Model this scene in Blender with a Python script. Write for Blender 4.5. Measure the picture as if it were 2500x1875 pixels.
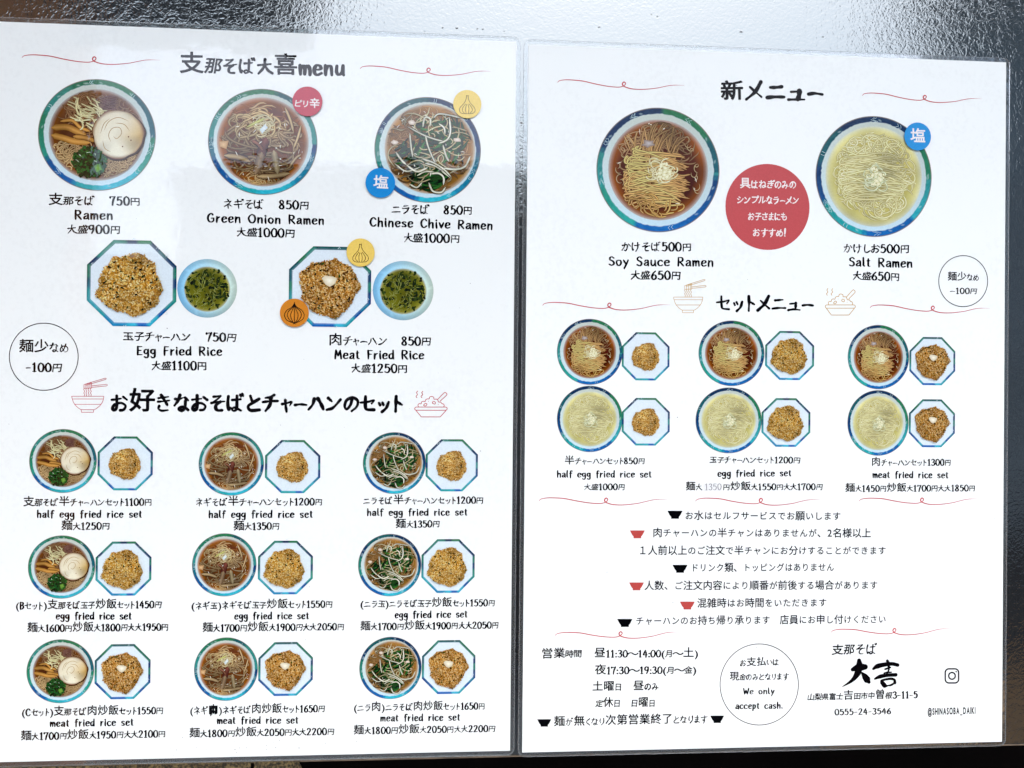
import bpy, math, random
import numpy as np

# ------------------------------------------------------------------ scene, camera, light
scene = bpy.context.scene
COL = scene.collection
for o in list(bpy.data.objects):
    bpy.data.objects.remove(o)

PW, PH = 2500, 1875                       # size of the photograph
F_PX = 1878.0                             # phone main camera, 26 mm equivalent
TOP_Z = 1.71                              # height of the right paper's top left corner
CAM = np.array([-0.0380, -0.4555, TOP_Z - 0.2039])
RV = np.array([0.0038, -0.0090, -0.0660])

def rodrigues(r):
    t = np.linalg.norm(r); k = r / t
    K = np.array([[0, -k[2], k[1]], [k[2], 0, -k[0]], [-k[1], k[0], 0]])
    return np.eye(3) + math.sin(t) * K + (1 - math.cos(t)) * K @ K

CAM_R = rodrigues(RV) @ np.column_stack([[1, 0, 0], [0, 0, 1], [0, -1, 0]])

def ray(px, py):
    return CAM_R @ np.array([(px - PW / 2) / F_PX, -(py - PH / 2) / F_PX, -1.0])

def P(px, py, y=-0.001):
    """photo pixel -> point (X, Z) on the plane of the menu sheets"""
    d = ray(px, py); t = (y - CAM[1]) / d[1]; q = CAM + t * d
    return np.array([q[0], q[2]])

def mirrored(px, py, y):
    """the point at depth y (in front of the panel) that a pixel sees mirrored in the panel"""
    d = ray(px, py); t0 = -CAM[1] / d[1]; hit = CAM + t0 * d
    r = np.array([d[0], -d[1], d[2]]); t = y / r[1]; q = hit + t * r
    return q[0], q[2]

from mathutils import Matrix, Vector
cam_d = bpy.data.cameras.new('camera'); cam = bpy.data.objects.new('camera', cam_d); COL.objects.link(cam)
M = Matrix([list(CAM_R[i]) + [CAM[i]] for i in range(3)] + [[0, 0, 0, 1]])
cam.matrix_world = M
cam_d.sensor_fit = 'HORIZONTAL'; cam_d.sensor_width = 36.0; cam_d.lens = 36.0 * F_PX / PW
cam_d.clip_start = 0.01; cam_d.clip_end = 500
scene.camera = cam

SUN_EL, SUN_AZ = math.radians(62), math.radians(170)    # the sun stands high opposite the shopfront, which an unseen added canopy shades
world = bpy.data.worlds.new('World'); scene.world = world; world.use_nodes = True
wn = world.node_tree; wn.nodes.clear()
wo = wn.nodes.new('ShaderNodeOutputWorld'); bg = wn.nodes.new('ShaderNodeBackground'); sk = wn.nodes.new('ShaderNodeTexSky')
sk.sky_type = 'NISHITA'; sk.sun_disc = False; sk.sun_elevation = SUN_EL; sk.sun_rotation = SUN_AZ
sk.air_density = 1.0; sk.dust_density = 5.0; sk.ozone_density = 1.0
bg.inputs['Strength'].default_value = 0.15
wn.links.new(sk.outputs[0], bg.inputs[0]); wn.links.new(bg.outputs[0], wo.inputs[0])
sun_d = bpy.data.lights.new('sun', 'SUN'); sun = bpy.data.objects.new('sun', sun_d); COL.objects.link(sun)
sun_d.energy = 2.5; sun_d.angle = math.radians(2); sun_d.color = (1, 0.97, 0.93)
to_sun = Vector((math.sin(SUN_AZ) * math.cos(SUN_EL), math.cos(SUN_AZ) * math.cos(SUN_EL), math.sin(SUN_EL)))
sun.rotation_euler = to_sun.to_track_quat('Z', 'Y').to_euler(); sun.location = (0, 3, 6)

vs = scene.view_settings
vs.view_transform = 'Standard'; vs.look = 'None'; vs.gamma = 1; vs.use_curve_mapping = False
vs.exposure = 2.43
scene.cycles.max_bounces = 8

# ------------------------------------------------------------------ helpers
def lin(c):
    out = []
    for v in c[:3]:
        v = v / 255.0
        out.append(v / 12.92 if v <= 0.04045 else ((v + 0.055) / 1.055) ** 2.4)
    return np.array(out)

class MB:
    """collects 2-D shapes (x right, y up, h towards the viewer) with an ink colour per vertex"""
    def __init__(s): s.v = []; s.f = []; s.c = []; s.n = 0
    def add(s, pts, faces, cols, h):
        pts = np.asarray(pts, float); n = len(pts)
        hh = np.full(n, h) if np.isscalar(h) else np.asarray(h, float)
        s.v.append(np.column_stack([pts[:, 0], -hh, pts[:, 1]]))
        cols = np.asarray(cols, float)
        if cols.ndim == 1: cols = np.repeat(cols[None], n, 0)
        s.c.append(cols)
        k = s.n; s.f += [tuple(i + k for i in f) for f in faces]; s.n += n
    def ribbon(s, pts, w, edge, mid=None, h=0.0, rise=0.0, taper=None):
        """a strip along pts; w is the full width (scalar or one per point); mid lights the middle"""
        p = np.asarray(pts, float); n = len(p)
        t = np.gradient(p, axis=0); L = np.hypot(t[:, 0], t[:, 1]); L[L < 1e-12] = 1; t /= L[:, None]
        nr = np.column_stack([-t[:, 1], t[:, 0]])
        w = np.full(n, w) if np.isscalar(w) else np.asarray(w, float)
        if taper: w = w * np.minimum(1, np.minimum(np.arange(n), np.arange(n)[::-1]) / taper * 0.8 + 0.2)
        hh = h + rise * np.linspace(0, 1, n)
        e = np.asarray(edge, float)
        if mid is None:
            a = np.vstack([p - nr * w[:, None] / 2, p + nr * w[:, None] / 2])
            s.add(a, [(i, i + 1, n + i + 1, n + i) for i in range(n - 1)], e, np.concatenate([hh, hh]))
        else:
            m = np.asarray(mid, float)
            a = np.vstack([p - nr * w[:, None] / 2, p, p + nr * w[:, None] / 2])
            E = np.repeat(e[None], n, 0) if e.ndim == 1 else e
            Mi = np.repeat(m[None], n, 0) if m.ndim == 1 else m
            fs = [(i, i + 1, n + i + 1, n + i) for i in range(n - 1)] + [(n + i, n + i + 1, 2 * n + i + 1, 2 * n + i) for i in range(n - 1)]
            s.add(a, fs, np.vstack([E, Mi, E]), np.concatenate([hh] * 3))
    def disc(s, c, rx, ry, col, h, n=40, colf=None, rings=1):
        a = np.linspace(0, 2 * math.pi, n, endpoint=False); pts = [c]
        for k in range(1, rings + 1):
            pts += [(c[0] + rx * k / rings * math.cos(t), c[1] + ry * k / rings * math.sin(t)) for t in a]
        fs = [(0, 1 + i, 1 + (i + 1) % n) for i in range(n)]
        for k in range(1, rings):
            o = 1 + (k - 1) * n; q = o + n
            fs += [(o + i, q + i, q + (i + 1) % n, o + (i + 1) % n) for i in range(n)]
        s.add(pts, fs, col if colf is None else [colf(*p) for p in pts], h)
    def poly(s, pts, col, h, ccol=None):
        pts = np.asarray(pts, float); c = pts.mean(0); n = len(pts)
        area = 0.5 * np.sum(pts[:, 0] * np.roll(pts[:, 1], -1) - np.roll(pts[:, 0], -1) * pts[:, 1])
        if area < 0: pts = pts[::-1]
        cols = np.vstack([(col if ccol is None else ccol)] + [col] * n)
        s.add(np.vstack([c, pts]), [(0, 1 + i, 1 + (i + 1) % n) for i in range(n)], cols, h)
    def mesh(s, name):
        me = bpy.data.meshes.new(name)
        v = np.vstack(s.v); me.from_pydata(v.tolist(), [], s.f); me.update()
        at = me.attributes.new('ink', 'FLOAT_COLOR', 'POINT')
        c = np.vstack(s.c); c = np.array([0.735, 0.772, 0.748]) * np.clip(c, 0, 1) ** 1.12; at.data.foreach_set('color', np.column_stack([c, np.ones(len(c))]).ravel().astype(np.float32))
        return me

def obj(name, me, mat=None, parent=None, loc=(0, 0, 0)):
    o = bpy.data.objects.new(name, me); COL.objects.link(o); o.location = loc
    if parent is not None: o.parent = parent
    if mat is not None and me is not None and not me.materials: me.materials.append(mat)
    return o

def tag(o, label=None, cat=None, group=None, kind=None):
    if label: o['label'] = label
    if cat: o['category'] = cat
    if group: o['group'] = group
    if kind: o['kind'] = kind
    return o

def smooth(pts, k=6, closed=False):
    """Catmull-Rom through the points"""
    p = np.asarray(pts, float); n = len(p)
    if n < 3: return np.array([p[0] + (p[-1] - p[0]) * t for t in np.linspace(0, 1, 4)])
    q = np.vstack([p[-2] if closed else 2 * p[0] - p[1], p, p[1] if closed else 2 * p[-1] - p[-2]])
    out = []
    for i in range(n - 1):
        a, b, c, d = q[i], q[i + 1], q[i + 2], q[i + 3]
        for t in np.linspace(0, 1, k, endpoint=False):
            out.append(0.5 * (2 * b + (c - a) * t + (2 * a - 5 * b + 4 * c - d) * t * t + (3 * b - a - 3 * c + d) * t ** 3))
    out.append(p[-1]); return np.array(out)

# ------------------------------------------------------------------ materials
def new_mat(name):
    m = bpy.data.materials.new(name); m.use_nodes = True; nt = m.node_tree
    return m, nt, nt.nodes['Principled BSDF']

def film_bump(nt, ripple=0.00005):
    """the laminate is never quite flat: long waves plus a fine ripple"""
    ge = nt.nodes.new('ShaderNodeNewGeometry')
    n1 = nt.nodes.new('ShaderNodeTexNoise'); n1.inputs['Scale'].default_value = 9; n1.inputs['Detail'].default_value = 1
    n2 = nt.nodes.new('ShaderNodeTexNoise'); n2.inputs['Scale'].default_value = 170; n2.inputs['Detail'].default_value = 2
    b1 = nt.nodes.new('ShaderNodeBump'); b1.inputs['Distance'].default_value = 0.0009; b1.inputs['Strength'].default_value = 1
    b2 = nt.nodes.new('ShaderNodeBump'); b2.inputs['Distance'].default_value = ripple; b2.inputs['Strength'].default_value = 1
    for n in (n1, n2): nt.links.new(ge.outputs['Position'], n.inputs['Vector'])
    nt.links.new(n1.outputs[0], b1.inputs['Height']); nt.links.new(n2.outputs[0], b2.inputs['Height'])
    nt.links.new(b1.outputs[0], b2.inputs['Normal'])
    return b2

def laminated(name, base=None, coat=1.0, coat_rough=0.02):
    """paper or ink under a clear glossy film"""
    m, nt, b = new_mat(name)
    if base is None:
        a = nt.nodes.new('ShaderNodeAttribute'); a.attribute_name = 'ink'
        ge = nt.nodes.new('ShaderNodeNewGeometry'); n = nt.nodes.new('ShaderNodeTexNoise'); n.inputs['Scale'].default_value = 1300; n.inputs['Detail'].default_value = 2
        mr = nt.nodes.new('ShaderNodeMapRange'); mr.inputs[1].default_value = .3; mr.inputs[2].default_value = .7; mr.inputs[3].default_value = .95; mr.inputs[4].default_value = 1.05
        mu = nt.nodes.new('ShaderNodeMixRGB'); mu.blend_type = 'MULTIPLY'; mu.inputs[0].default_value = 1
        nt.links.new(ge.outputs['Position'], n.inputs['Vector']); nt.links.new(n.outputs[0], mr.inputs[0])
        nt.links.new(a.outputs['Color'], mu.inputs[1]); nt.links.new(mr.outputs[0], mu.inputs[2]); nt.links.new(mu.outputs[0], b.inputs['Base Color'])
    else:
        ge = nt.nodes.new('ShaderNodeNewGeometry')
        n = nt.nodes.new('ShaderNodeTexNoise'); n.inputs['Scale'].default_value = 420; n.inputs['Detail'].default_value = 4
        n3 = nt.nodes.new('ShaderNodeTexNoise'); n3.inputs['Scale'].default_value = 14; n3.inputs['Detail'].default_value = 3
        mx = nt.nodes.new('ShaderNodeMath'); mx.operation = 'ADD'
        r = nt.nodes.new('ShaderNodeValToRGB'); r.color_ramp.elements[0].position = 0.7; r.color_ramp.elements[1].position = 1.3
        r.color_ramp.elements[0].color = (*[c * 0.955 for c in base], 1); r.color_ramp.elements[1].color = (*base, 1)
        for q in (n, n3): nt.links.new(ge.outputs['Position'], q.inputs['Vector'])
        nt.links.new(n.outputs[0], mx.inputs[0]); nt.links.new(n3.outputs[0], mx.inputs[1])
        nt.links.new(mx.outputs[0], r.inputs[0]); nt.links.new(r.outputs[0], b.inputs['Base Color'])
    b.inputs['Roughness'].default_value = 0.6; b.inputs['Specular IOR Level'].default_value = 0.0
    b.inputs['Coat Weight'].default_value = coat; b.inputs['Coat Roughness'].default_value = coat_rough; b.inputs['Coat IOR'].default_value = 1.5
    bp = film_bump(nt); nt.links.new(bp.outputs[0], b.inputs['Coat Normal'])
    return m

# the sheet headed "menu" has a glossy film, the other one a satin film
INKS = {'L': laminated('glossy_ink', None, 0.75), 'R': laminated('satin_ink', None, 0.2, 0.25)}
PAPERS = {'L': laminated('glossy_paper', (0.715, 0.768, 0.748), 0.75), 'R': laminated('satin_paper', (0.742, 0.795, 0.775), 0.2, 0.25)}

def film_mat(name, haze):
    m, nt, b = new_mat(name)
    out = nt.nodes['Material Output']
    tr = nt.nodes.new('ShaderNodeBsdfTransparent'); tr.inputs[0].default_value = (0.93, 0.95, 0.95, 1)
    mix = nt.nodes.new('ShaderNodeMixShader'); mix.inputs[0].default_value = haze
    b.inputs['Base Color'].default_value = (0.62, 0.66, 0.66, 1); b.inputs['Roughness'].default_value = 0.35
    gl = nt.nodes.new('ShaderNodeBsdfGlossy'); gl.inputs['Roughness'].default_value = 0.06
    fr = nt.nodes.new('ShaderNodeFresnel'); fr.inputs[0].default_value = 1.55
    mix2 = nt.nodes.new('ShaderNodeMixShader')
    bp = film_bump(nt); nt.links.new(bp.outputs[0], gl.inputs['Normal'])
    nt.links.new(tr.outputs[0], mix.inputs[1]); nt.links.new(b.outputs[0], mix.inputs[2])
    nt.links.new(fr.outputs[0], mix2.inputs[0]); nt.links.new(mix.outputs[0], mix2.inputs[1]); nt.links.new(gl.outputs[0], mix2.inputs[2])
    nt.links.new(mix2.outputs[0], out.inputs[0])
    return m
FILM = film_mat('laminate_film', 0.055); FILM_EDGE = film_mat('film_edge_highlight', 0.17)  # edge film is milkier to stand in for the highlight along the rim

def panel_mat():
    """black pebbled glossy sheet: rounded pimples with creases between"""
    m, nt, b = new_mat('pebbled_black_gloss')
    b.inputs['Base Color'].default_value = (0.012, 0.013, 0.014, 1)
    b.inputs['Roughness'].default_value = 0.05; b.inputs['IOR'].default_value = 2.35; b.inputs['Specular Tint'].default_value = (0.93, 1.0, 0.955, 1)
    ge = nt.nodes.new('ShaderNodeNewGeometry')
    nz = nt.nodes.new('ShaderNodeTexNoise'); nz.inputs['Scale'].default_value = 160; nz.inputs['Detail'].default_value = 2
    add = nt.nodes.new('ShaderNodeMixRGB'); add.blend_type = 'ADD'; add.inputs[0].default_value = 0.006
    vo = nt.nodes.new('ShaderNodeTexVoronoi'); vo.feature = 'SMOOTH_F1'; vo.inputs['Scale'].default_value = 540; vo.inputs['Smoothness'].default_value = 0.5
    n2 = nt.nodes.new('ShaderNodeTexNoise'); n2.inputs['Scale'].default_value = 1000; n2.inputs['Detail'].default_value = 3
    b1 = nt.nodes.new('ShaderNodeBump'); b1.inputs['Distance'].default_value = 0.00004; b1.invert = True
    b2 = nt.nodes.new('ShaderNodeBump'); b2.inputs['Distance'].default_value = 0.000042
    nt.links.new(ge.outputs['Position'], nz.inputs['Vector'])
    nt.links.new(ge.outputs['Position'], add.inputs[1]); nt.links.new(nz.outputs['Color'], add.inputs[2])
    nt.links.new(add.outputs[0], vo.inputs['Vector']); nt.links.new(add.outputs[0], n2.inputs['Vector'])
    nt.links.new(vo.outputs['Distance'], b1.inputs['Height']); nt.links.new(n2.outputs[0], b2.inputs['Height'])
    ve = nt.nodes.new('ShaderNodeTexVoronoi'); ve.feature = 'DISTANCE_TO_EDGE'; ve.inputs['Scale'].default_value = 300
    rp = nt.nodes.new('ShaderNodeMapRange'); rp.inputs[1].default_value = 0.0; rp.inputs[2].default_value = 0.16
    b3 = nt.nodes.new('ShaderNodeBump'); b3.inputs['Distance'].default_value = 0.000013
    nt.links.new(add.outputs[0], ve.inputs['Vector']); nt.links.new(ve.outputs['Distance'], rp.inputs[0]); nt.links.new(rp.outputs[0], b3.inputs['Height'])
    nt.links.new(b1.outputs[0], b2.inputs['Normal']); nt.links.new(b2.outputs[0], b3.inputs['Normal']); nt.links.new(b3.outputs[0], b.inputs['Normal'])
    return m

def plain(name, col, rough=0.6, nscale=8, var=0.35, metallic=0.0):
    m, nt, b = new_mat(name)
    ge = nt.nodes.new('ShaderNodeNewGeometry'); n = nt.nodes.new('ShaderNodeTexNoise')
    n.inputs['Scale'].default_value = nscale; n.inputs['Detail'].default_value = 5
    r = nt.nodes.new('ShaderNodeValToRGB')
    r.color_ramp.elements[0].position = 0.3; r.color_ramp.elements[1].position = 0.7
    r.color_ramp.elements[0].color = (*[c * (1 - var) for c in col], 1); r.color_ramp.elements[1].color = (*[min(1, c * (1 + var)) for c in col], 1)
    nt.links.new(ge.outputs['Position'], n.inputs['Vector']); nt.links.new(n.outputs[0], r.inputs[0]); nt.links.new(r.outputs[0], b.inputs['Base Color'])
    b.inputs['Roughness'].default_value = rough; b.inputs['Metallic'].default_value = metallic
    return m

# ------------------------------------------------------------------ the setting
def box_mesh(name, x0, x1, y0, y1, z0, z1):
    v = [(x, y, z) for x in (x0, x1) for y in (y0, y1) for z in (z0, z1)]
    f = [(0, 1, 3, 2), (4, 6, 7, 5), (0, 4, 5, 1), (2, 3, 7, 6), (0, 2, 6, 4), (1, 5, 7, 3)]
    me = bpy.data.meshes.new(name); me.from_pydata(v, [], f); me.update(); return me

def box(name, x0, x1, y0, y1, z0, z1, mat, parent=None, bevel=0.0):
    o = obj(name, box_mesh(name, x0, x1, y0, y1, z0, z1), mat, parent)
    if bevel:
        bv = o.modifiers.new('bevel', 'BEVEL'); bv.width = bevel; bv.segments = 2; bv.limit_method = 'NONE'
    return o

RAIL_TOP = P(1258, 1848)[1]
EARTH = plain('grey_paving', (0.12, 0.13, 0.135), 0.9, 6, 0.3)
g = bpy.data.meshes.new('ground'); g.from_pydata([(-200, -200, 0), (200, -200, 0), (200, 200, 0), (-200, 200, 0)], [], [(0, 1, 2, 3)]); g.update()
tag(obj('ground', g, EARTH), kind='structure')
DARKWALL = plain('dark_plaster', (0.06, 0.055, 0.05), 0.8, 5, 0.3)
tag(box('shop_wall', -2.6, 2.6, 0.012, 0.16, 0, 2.559, DARKWALL), kind='structure')
tag(box('sun_blocker', -2.6, 2.6, -0.85, 0.3, 2.56, 2.62, plain('white_blocker_board', (0.6, 0.6, 0.6), 0.7, 3, 0.1)), kind='structure')  # unseen, added to keep direct sun off the sheets
panel = box('pebbled_panel', -0.80, 0.80, 0.0, 0.0121, RAIL_TOP - 0.02, TOP_Z + 0.36, panel_mat())
tag(panel, 'black glossy pebbled panel behind the two menu sheets', 'panel')

def residue():
    rnd = random.Random(9); v, f = [], []
    for px, py, r in ((1463, 66, .0011), (1810, 78, .0016), (2009, 90, .0009), (1590, 35, .0006), (1605, 40, .0008), (1080, 68, .0012), (1115, 69, .0012), (1165, 70, .0008), (1178, 71, .0008), (1231, 76, .0006), (1036, 77, .0006), (1273, 300, .0014), (1276, 280, .0007)):
        x, z = P(px, py, -0.0001); n = 9; k = len(v)
        for i in range(n): a = 6.283 * i / n; rr = r * rnd.uniform(.35, 1.1); v.append((x + rr * math.cos(a), -0.00015, z + rr * .5 * math.sin(a)))
        f.append(tuple(range(k, k + n)))
    me = bpy.data.meshes.new('glue_residue'); me.from_pydata(v, [], f); me.update()
    o = obj('glue_residue', me, plain('grey_glue', (0.16, 0.17, 0.17), 0.5, 900, 0.7), panel); o['kind'] = 'stuff'
residue()

# unseen objects added opposite to shape the reflection in the panel
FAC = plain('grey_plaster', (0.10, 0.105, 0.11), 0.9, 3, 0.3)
ROOFM = plain('dark_roof', (0.045, 0.045, 0.05), 0.7, 10, 0.3)
DARK_BAND = plain('dark_band_mat', (0.022, 0.022, 0.022), 0.8, 5, 0.4)
WOOD = plain('brown_timber', (0.50, 0.17, 0.035), 0.6, 20, 0.35)
D = -3.5
def house(name, label, px0, px1, top_py, y, mat, dark_band=0.9, depth=2.5, eave=0.10):
    r = tag(obj(name, None), label, 'building'); r.empty_display_size = 0.2
    x0, z1 = mirrored(px0, top_py, y); x1, _ = mirrored(px1, top_py, y)
    box('wall', x0, x1, y - depth, y, dark_band, z1 - 0.12, mat, r)
    box('dark_band', x0 - 0.01, x1 + 0.01, y - depth, y + 0.02, 0, dark_band, DARK_BAND, r)  # added dark base, darkens the lower part of the reflection
    box('roof', x0 - eave * .3, x1 + eave * .3, y - depth - eave, y + eave, z1 - 0.12, z1, ROOFM, r)
    return r
house('house', 'low grey house added opposite for the mirrored roofline', 445, 2300, 405, D, FAC)
house('added_outbuilding', 'lower grey outbuilding added to step the mirrored roofline down', -100, 425, 640, D - 0.3, FAC)
house('added_screen_wall', 'tall grey screen wall added to end the mirrored sky', 2330, 4200, -120, D + 1.1, plain('blue_grey_plaster', (0.24, 0.275, 0.30), 0.9, 4, 0.45), dark_band=0.95, depth=0.2)  # added unseen to bound the bright sky in the reflection
bm_ = obj('occluder', None); tag(bm_, 'dark awning with a brown timber post added to darken the mirrored top left', 'occluder')  # unseen, added so the panel mirrors dark and brown at top left
xa, za = mirrored(-900, 62, -1.8); xb, _ = mirrored(750, 62, -1.8); xc, _ = mirrored(165, 62, -1.8)
box('dark_board', xc, xb, -1.84, -1.80, za, za + 1.0, plain('dark_occluder_cloth', (0.06, 0.058, 0.055), 0.8, 9, 0.7), bm_)
box('post', xa, xc, -1.95, -1.79, 0, za + 1.05, WOOD, bm_)

deck = obj('added_planter', None); tag(deck, 'brown timber planter box added to mirror brown in the panel', 'planter')  # unseen, added so the panel mirrors brown at lower right
DECKM = plain('brown_board_timber', (0.72, 0.36, 0.13), 0.7, 14, 0.3)
for i in range(3): box('board', 1.30, 3.2, -2.30, -2.27, 0.02 + i * 0.15, 0.16 + i * 0.15, DECKM, deck)
box('soil', 1.31, 3.19, -2.365, -2.301, 0.0, 0.42, plain('dark_soil', (0.04, 0.03, 0.02), 0.9, 30, 0.3), deck)

# ------------------------------------------------------------------ bottom rail and tape
RAILM = plain('black_rail_paint', (0.0006, 0.0004, 0.0004), 0.6, 30, 0.5)
RAILM.node_tree.nodes['Principled BSDF'].inputs['Specular IOR Level'].default_value = 0.02
rail = obj('bottom_rail', None, loc=(0, 0, RAIL_TOP)); tag(rail, 'black frame rail under the pebbled panel', 'rail')
box('rail_bar', -0.82, 0.82, -0.0006, 0.03, -0.09, 0.0, RAILM, rail, 0.0002)
box('gasket', -0.82, 0.82, -0.00075, -0.0003, -0.0001, 0.0006, plain('brown_gasket_highlight', (0.10, 0.075, 0.05), 0.5, 60, 0.4), rail)  # its brown is the highlight line on the rail top, put into colour

def rounded(w, h, r, k=7):
    pts = []
    for cx, cy, a0 in ((w / 2 - r, h / 2 - r, 0), (-w / 2 + r, h / 2 - r, 90), (-w / 2 + r, -h / 2 + r, 180), (w / 2 - r, -h / 2 + r, 270)):
        for i in range(k):
            a = math.radians(a0 + 90 * i / (k - 1)); pts.append((cx + r * math.cos(a), cy + r * math.sin(a)))
    return pts

def slab(name, outline, y_back, y_front, mat, parent, ink=None):
    n = len(outline)
    v = [(x, y_front, z) for x, z in outline] + [(x, y_back, z) for x, z in outline]
    f = [tuple(range(n)), tuple(range(2 * n - 1, n - 1, -1))] + [(i, n + i, n + (i + 1) % n, (i + 1) % n) for i in range(n)]
    me = bpy.data.meshes.new(name); me.from_pydata(v, [], f); me.update()
    return obj(name, me, mat, parent)

PAPER_H = 0.00100          # front of the paper, metres in front of the panel
SHEETS = {}
for key, cx, cz, lab in (('L', -0.0072 - 0.1485, TOP_Z + 0.0016 - 0.2104, 'laminated menu sheet headed with handwritten "menu" and bowls of ramen with toppings'),
                         ('R', 0.1485, TOP_Z - 0.2100, 'laminated menu sheet with big red circle, set menu, opening hours and shop address')):
    root = obj('menu_sheet', None, loc=(cx, 0, cz - 0.213)); root.empty_display_size = 0.1
    tag(root, lab, 'menu', 'laminated menu sheets on the panel')
    off = [(x, z + 0.213) for x, z in rounded(0.3022, 0.4256, 0.0045)]
    slab('laminate_film', off, -0.00062, -0.00092, FILM, root)
    def edge_ring(rad, ww, hh, y):
        return [(x, y, z + 0.213) for x, z in rounded(ww, hh, rad)]
    n_ = 28; ev = edge_ring(.0045, .3023, .4257, -.00064) + edge_ring(.0045, .3021, .4255, -.00100) + edge_ring(.0040, .3011, .4245, -.00094)
    ef = [(r * n_ + i, r * n_ + (i + 1) % n_, (r + 1) * n_ + (i + 1) % n_, (r + 1) * n_ + i) for r in (0, 1) for i in range(n_)]
    em = bpy.data.meshes.new('film_edge'); em.from_pydata(ev, [], [f[::-1] for f in ef]); em.update(); obj('film_edge', em, FILM_EDGE, root)
    w, h = 0.1485, 0.21
    slab('paper', [(w, h + .213), (-w, h + .213), (-w, -h + .213), (w, -h + .213)], -0.00070, -PAPER_H, PAPERS[key], root)
    SHEETS[key] = root

def put(name, mb, key, at, h=0.00006, label=None):
    """a printed part of a sheet; mb is in metres around the plane point at"""
    root = SHEETS[key]
    o = obj(name, mb.mesh(name), INKS[key], root, (at[0] - root.location.x, -(PAPER_H + h), at[1] - root.location.z))
    if label: o['label'] = label
    return o

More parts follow.
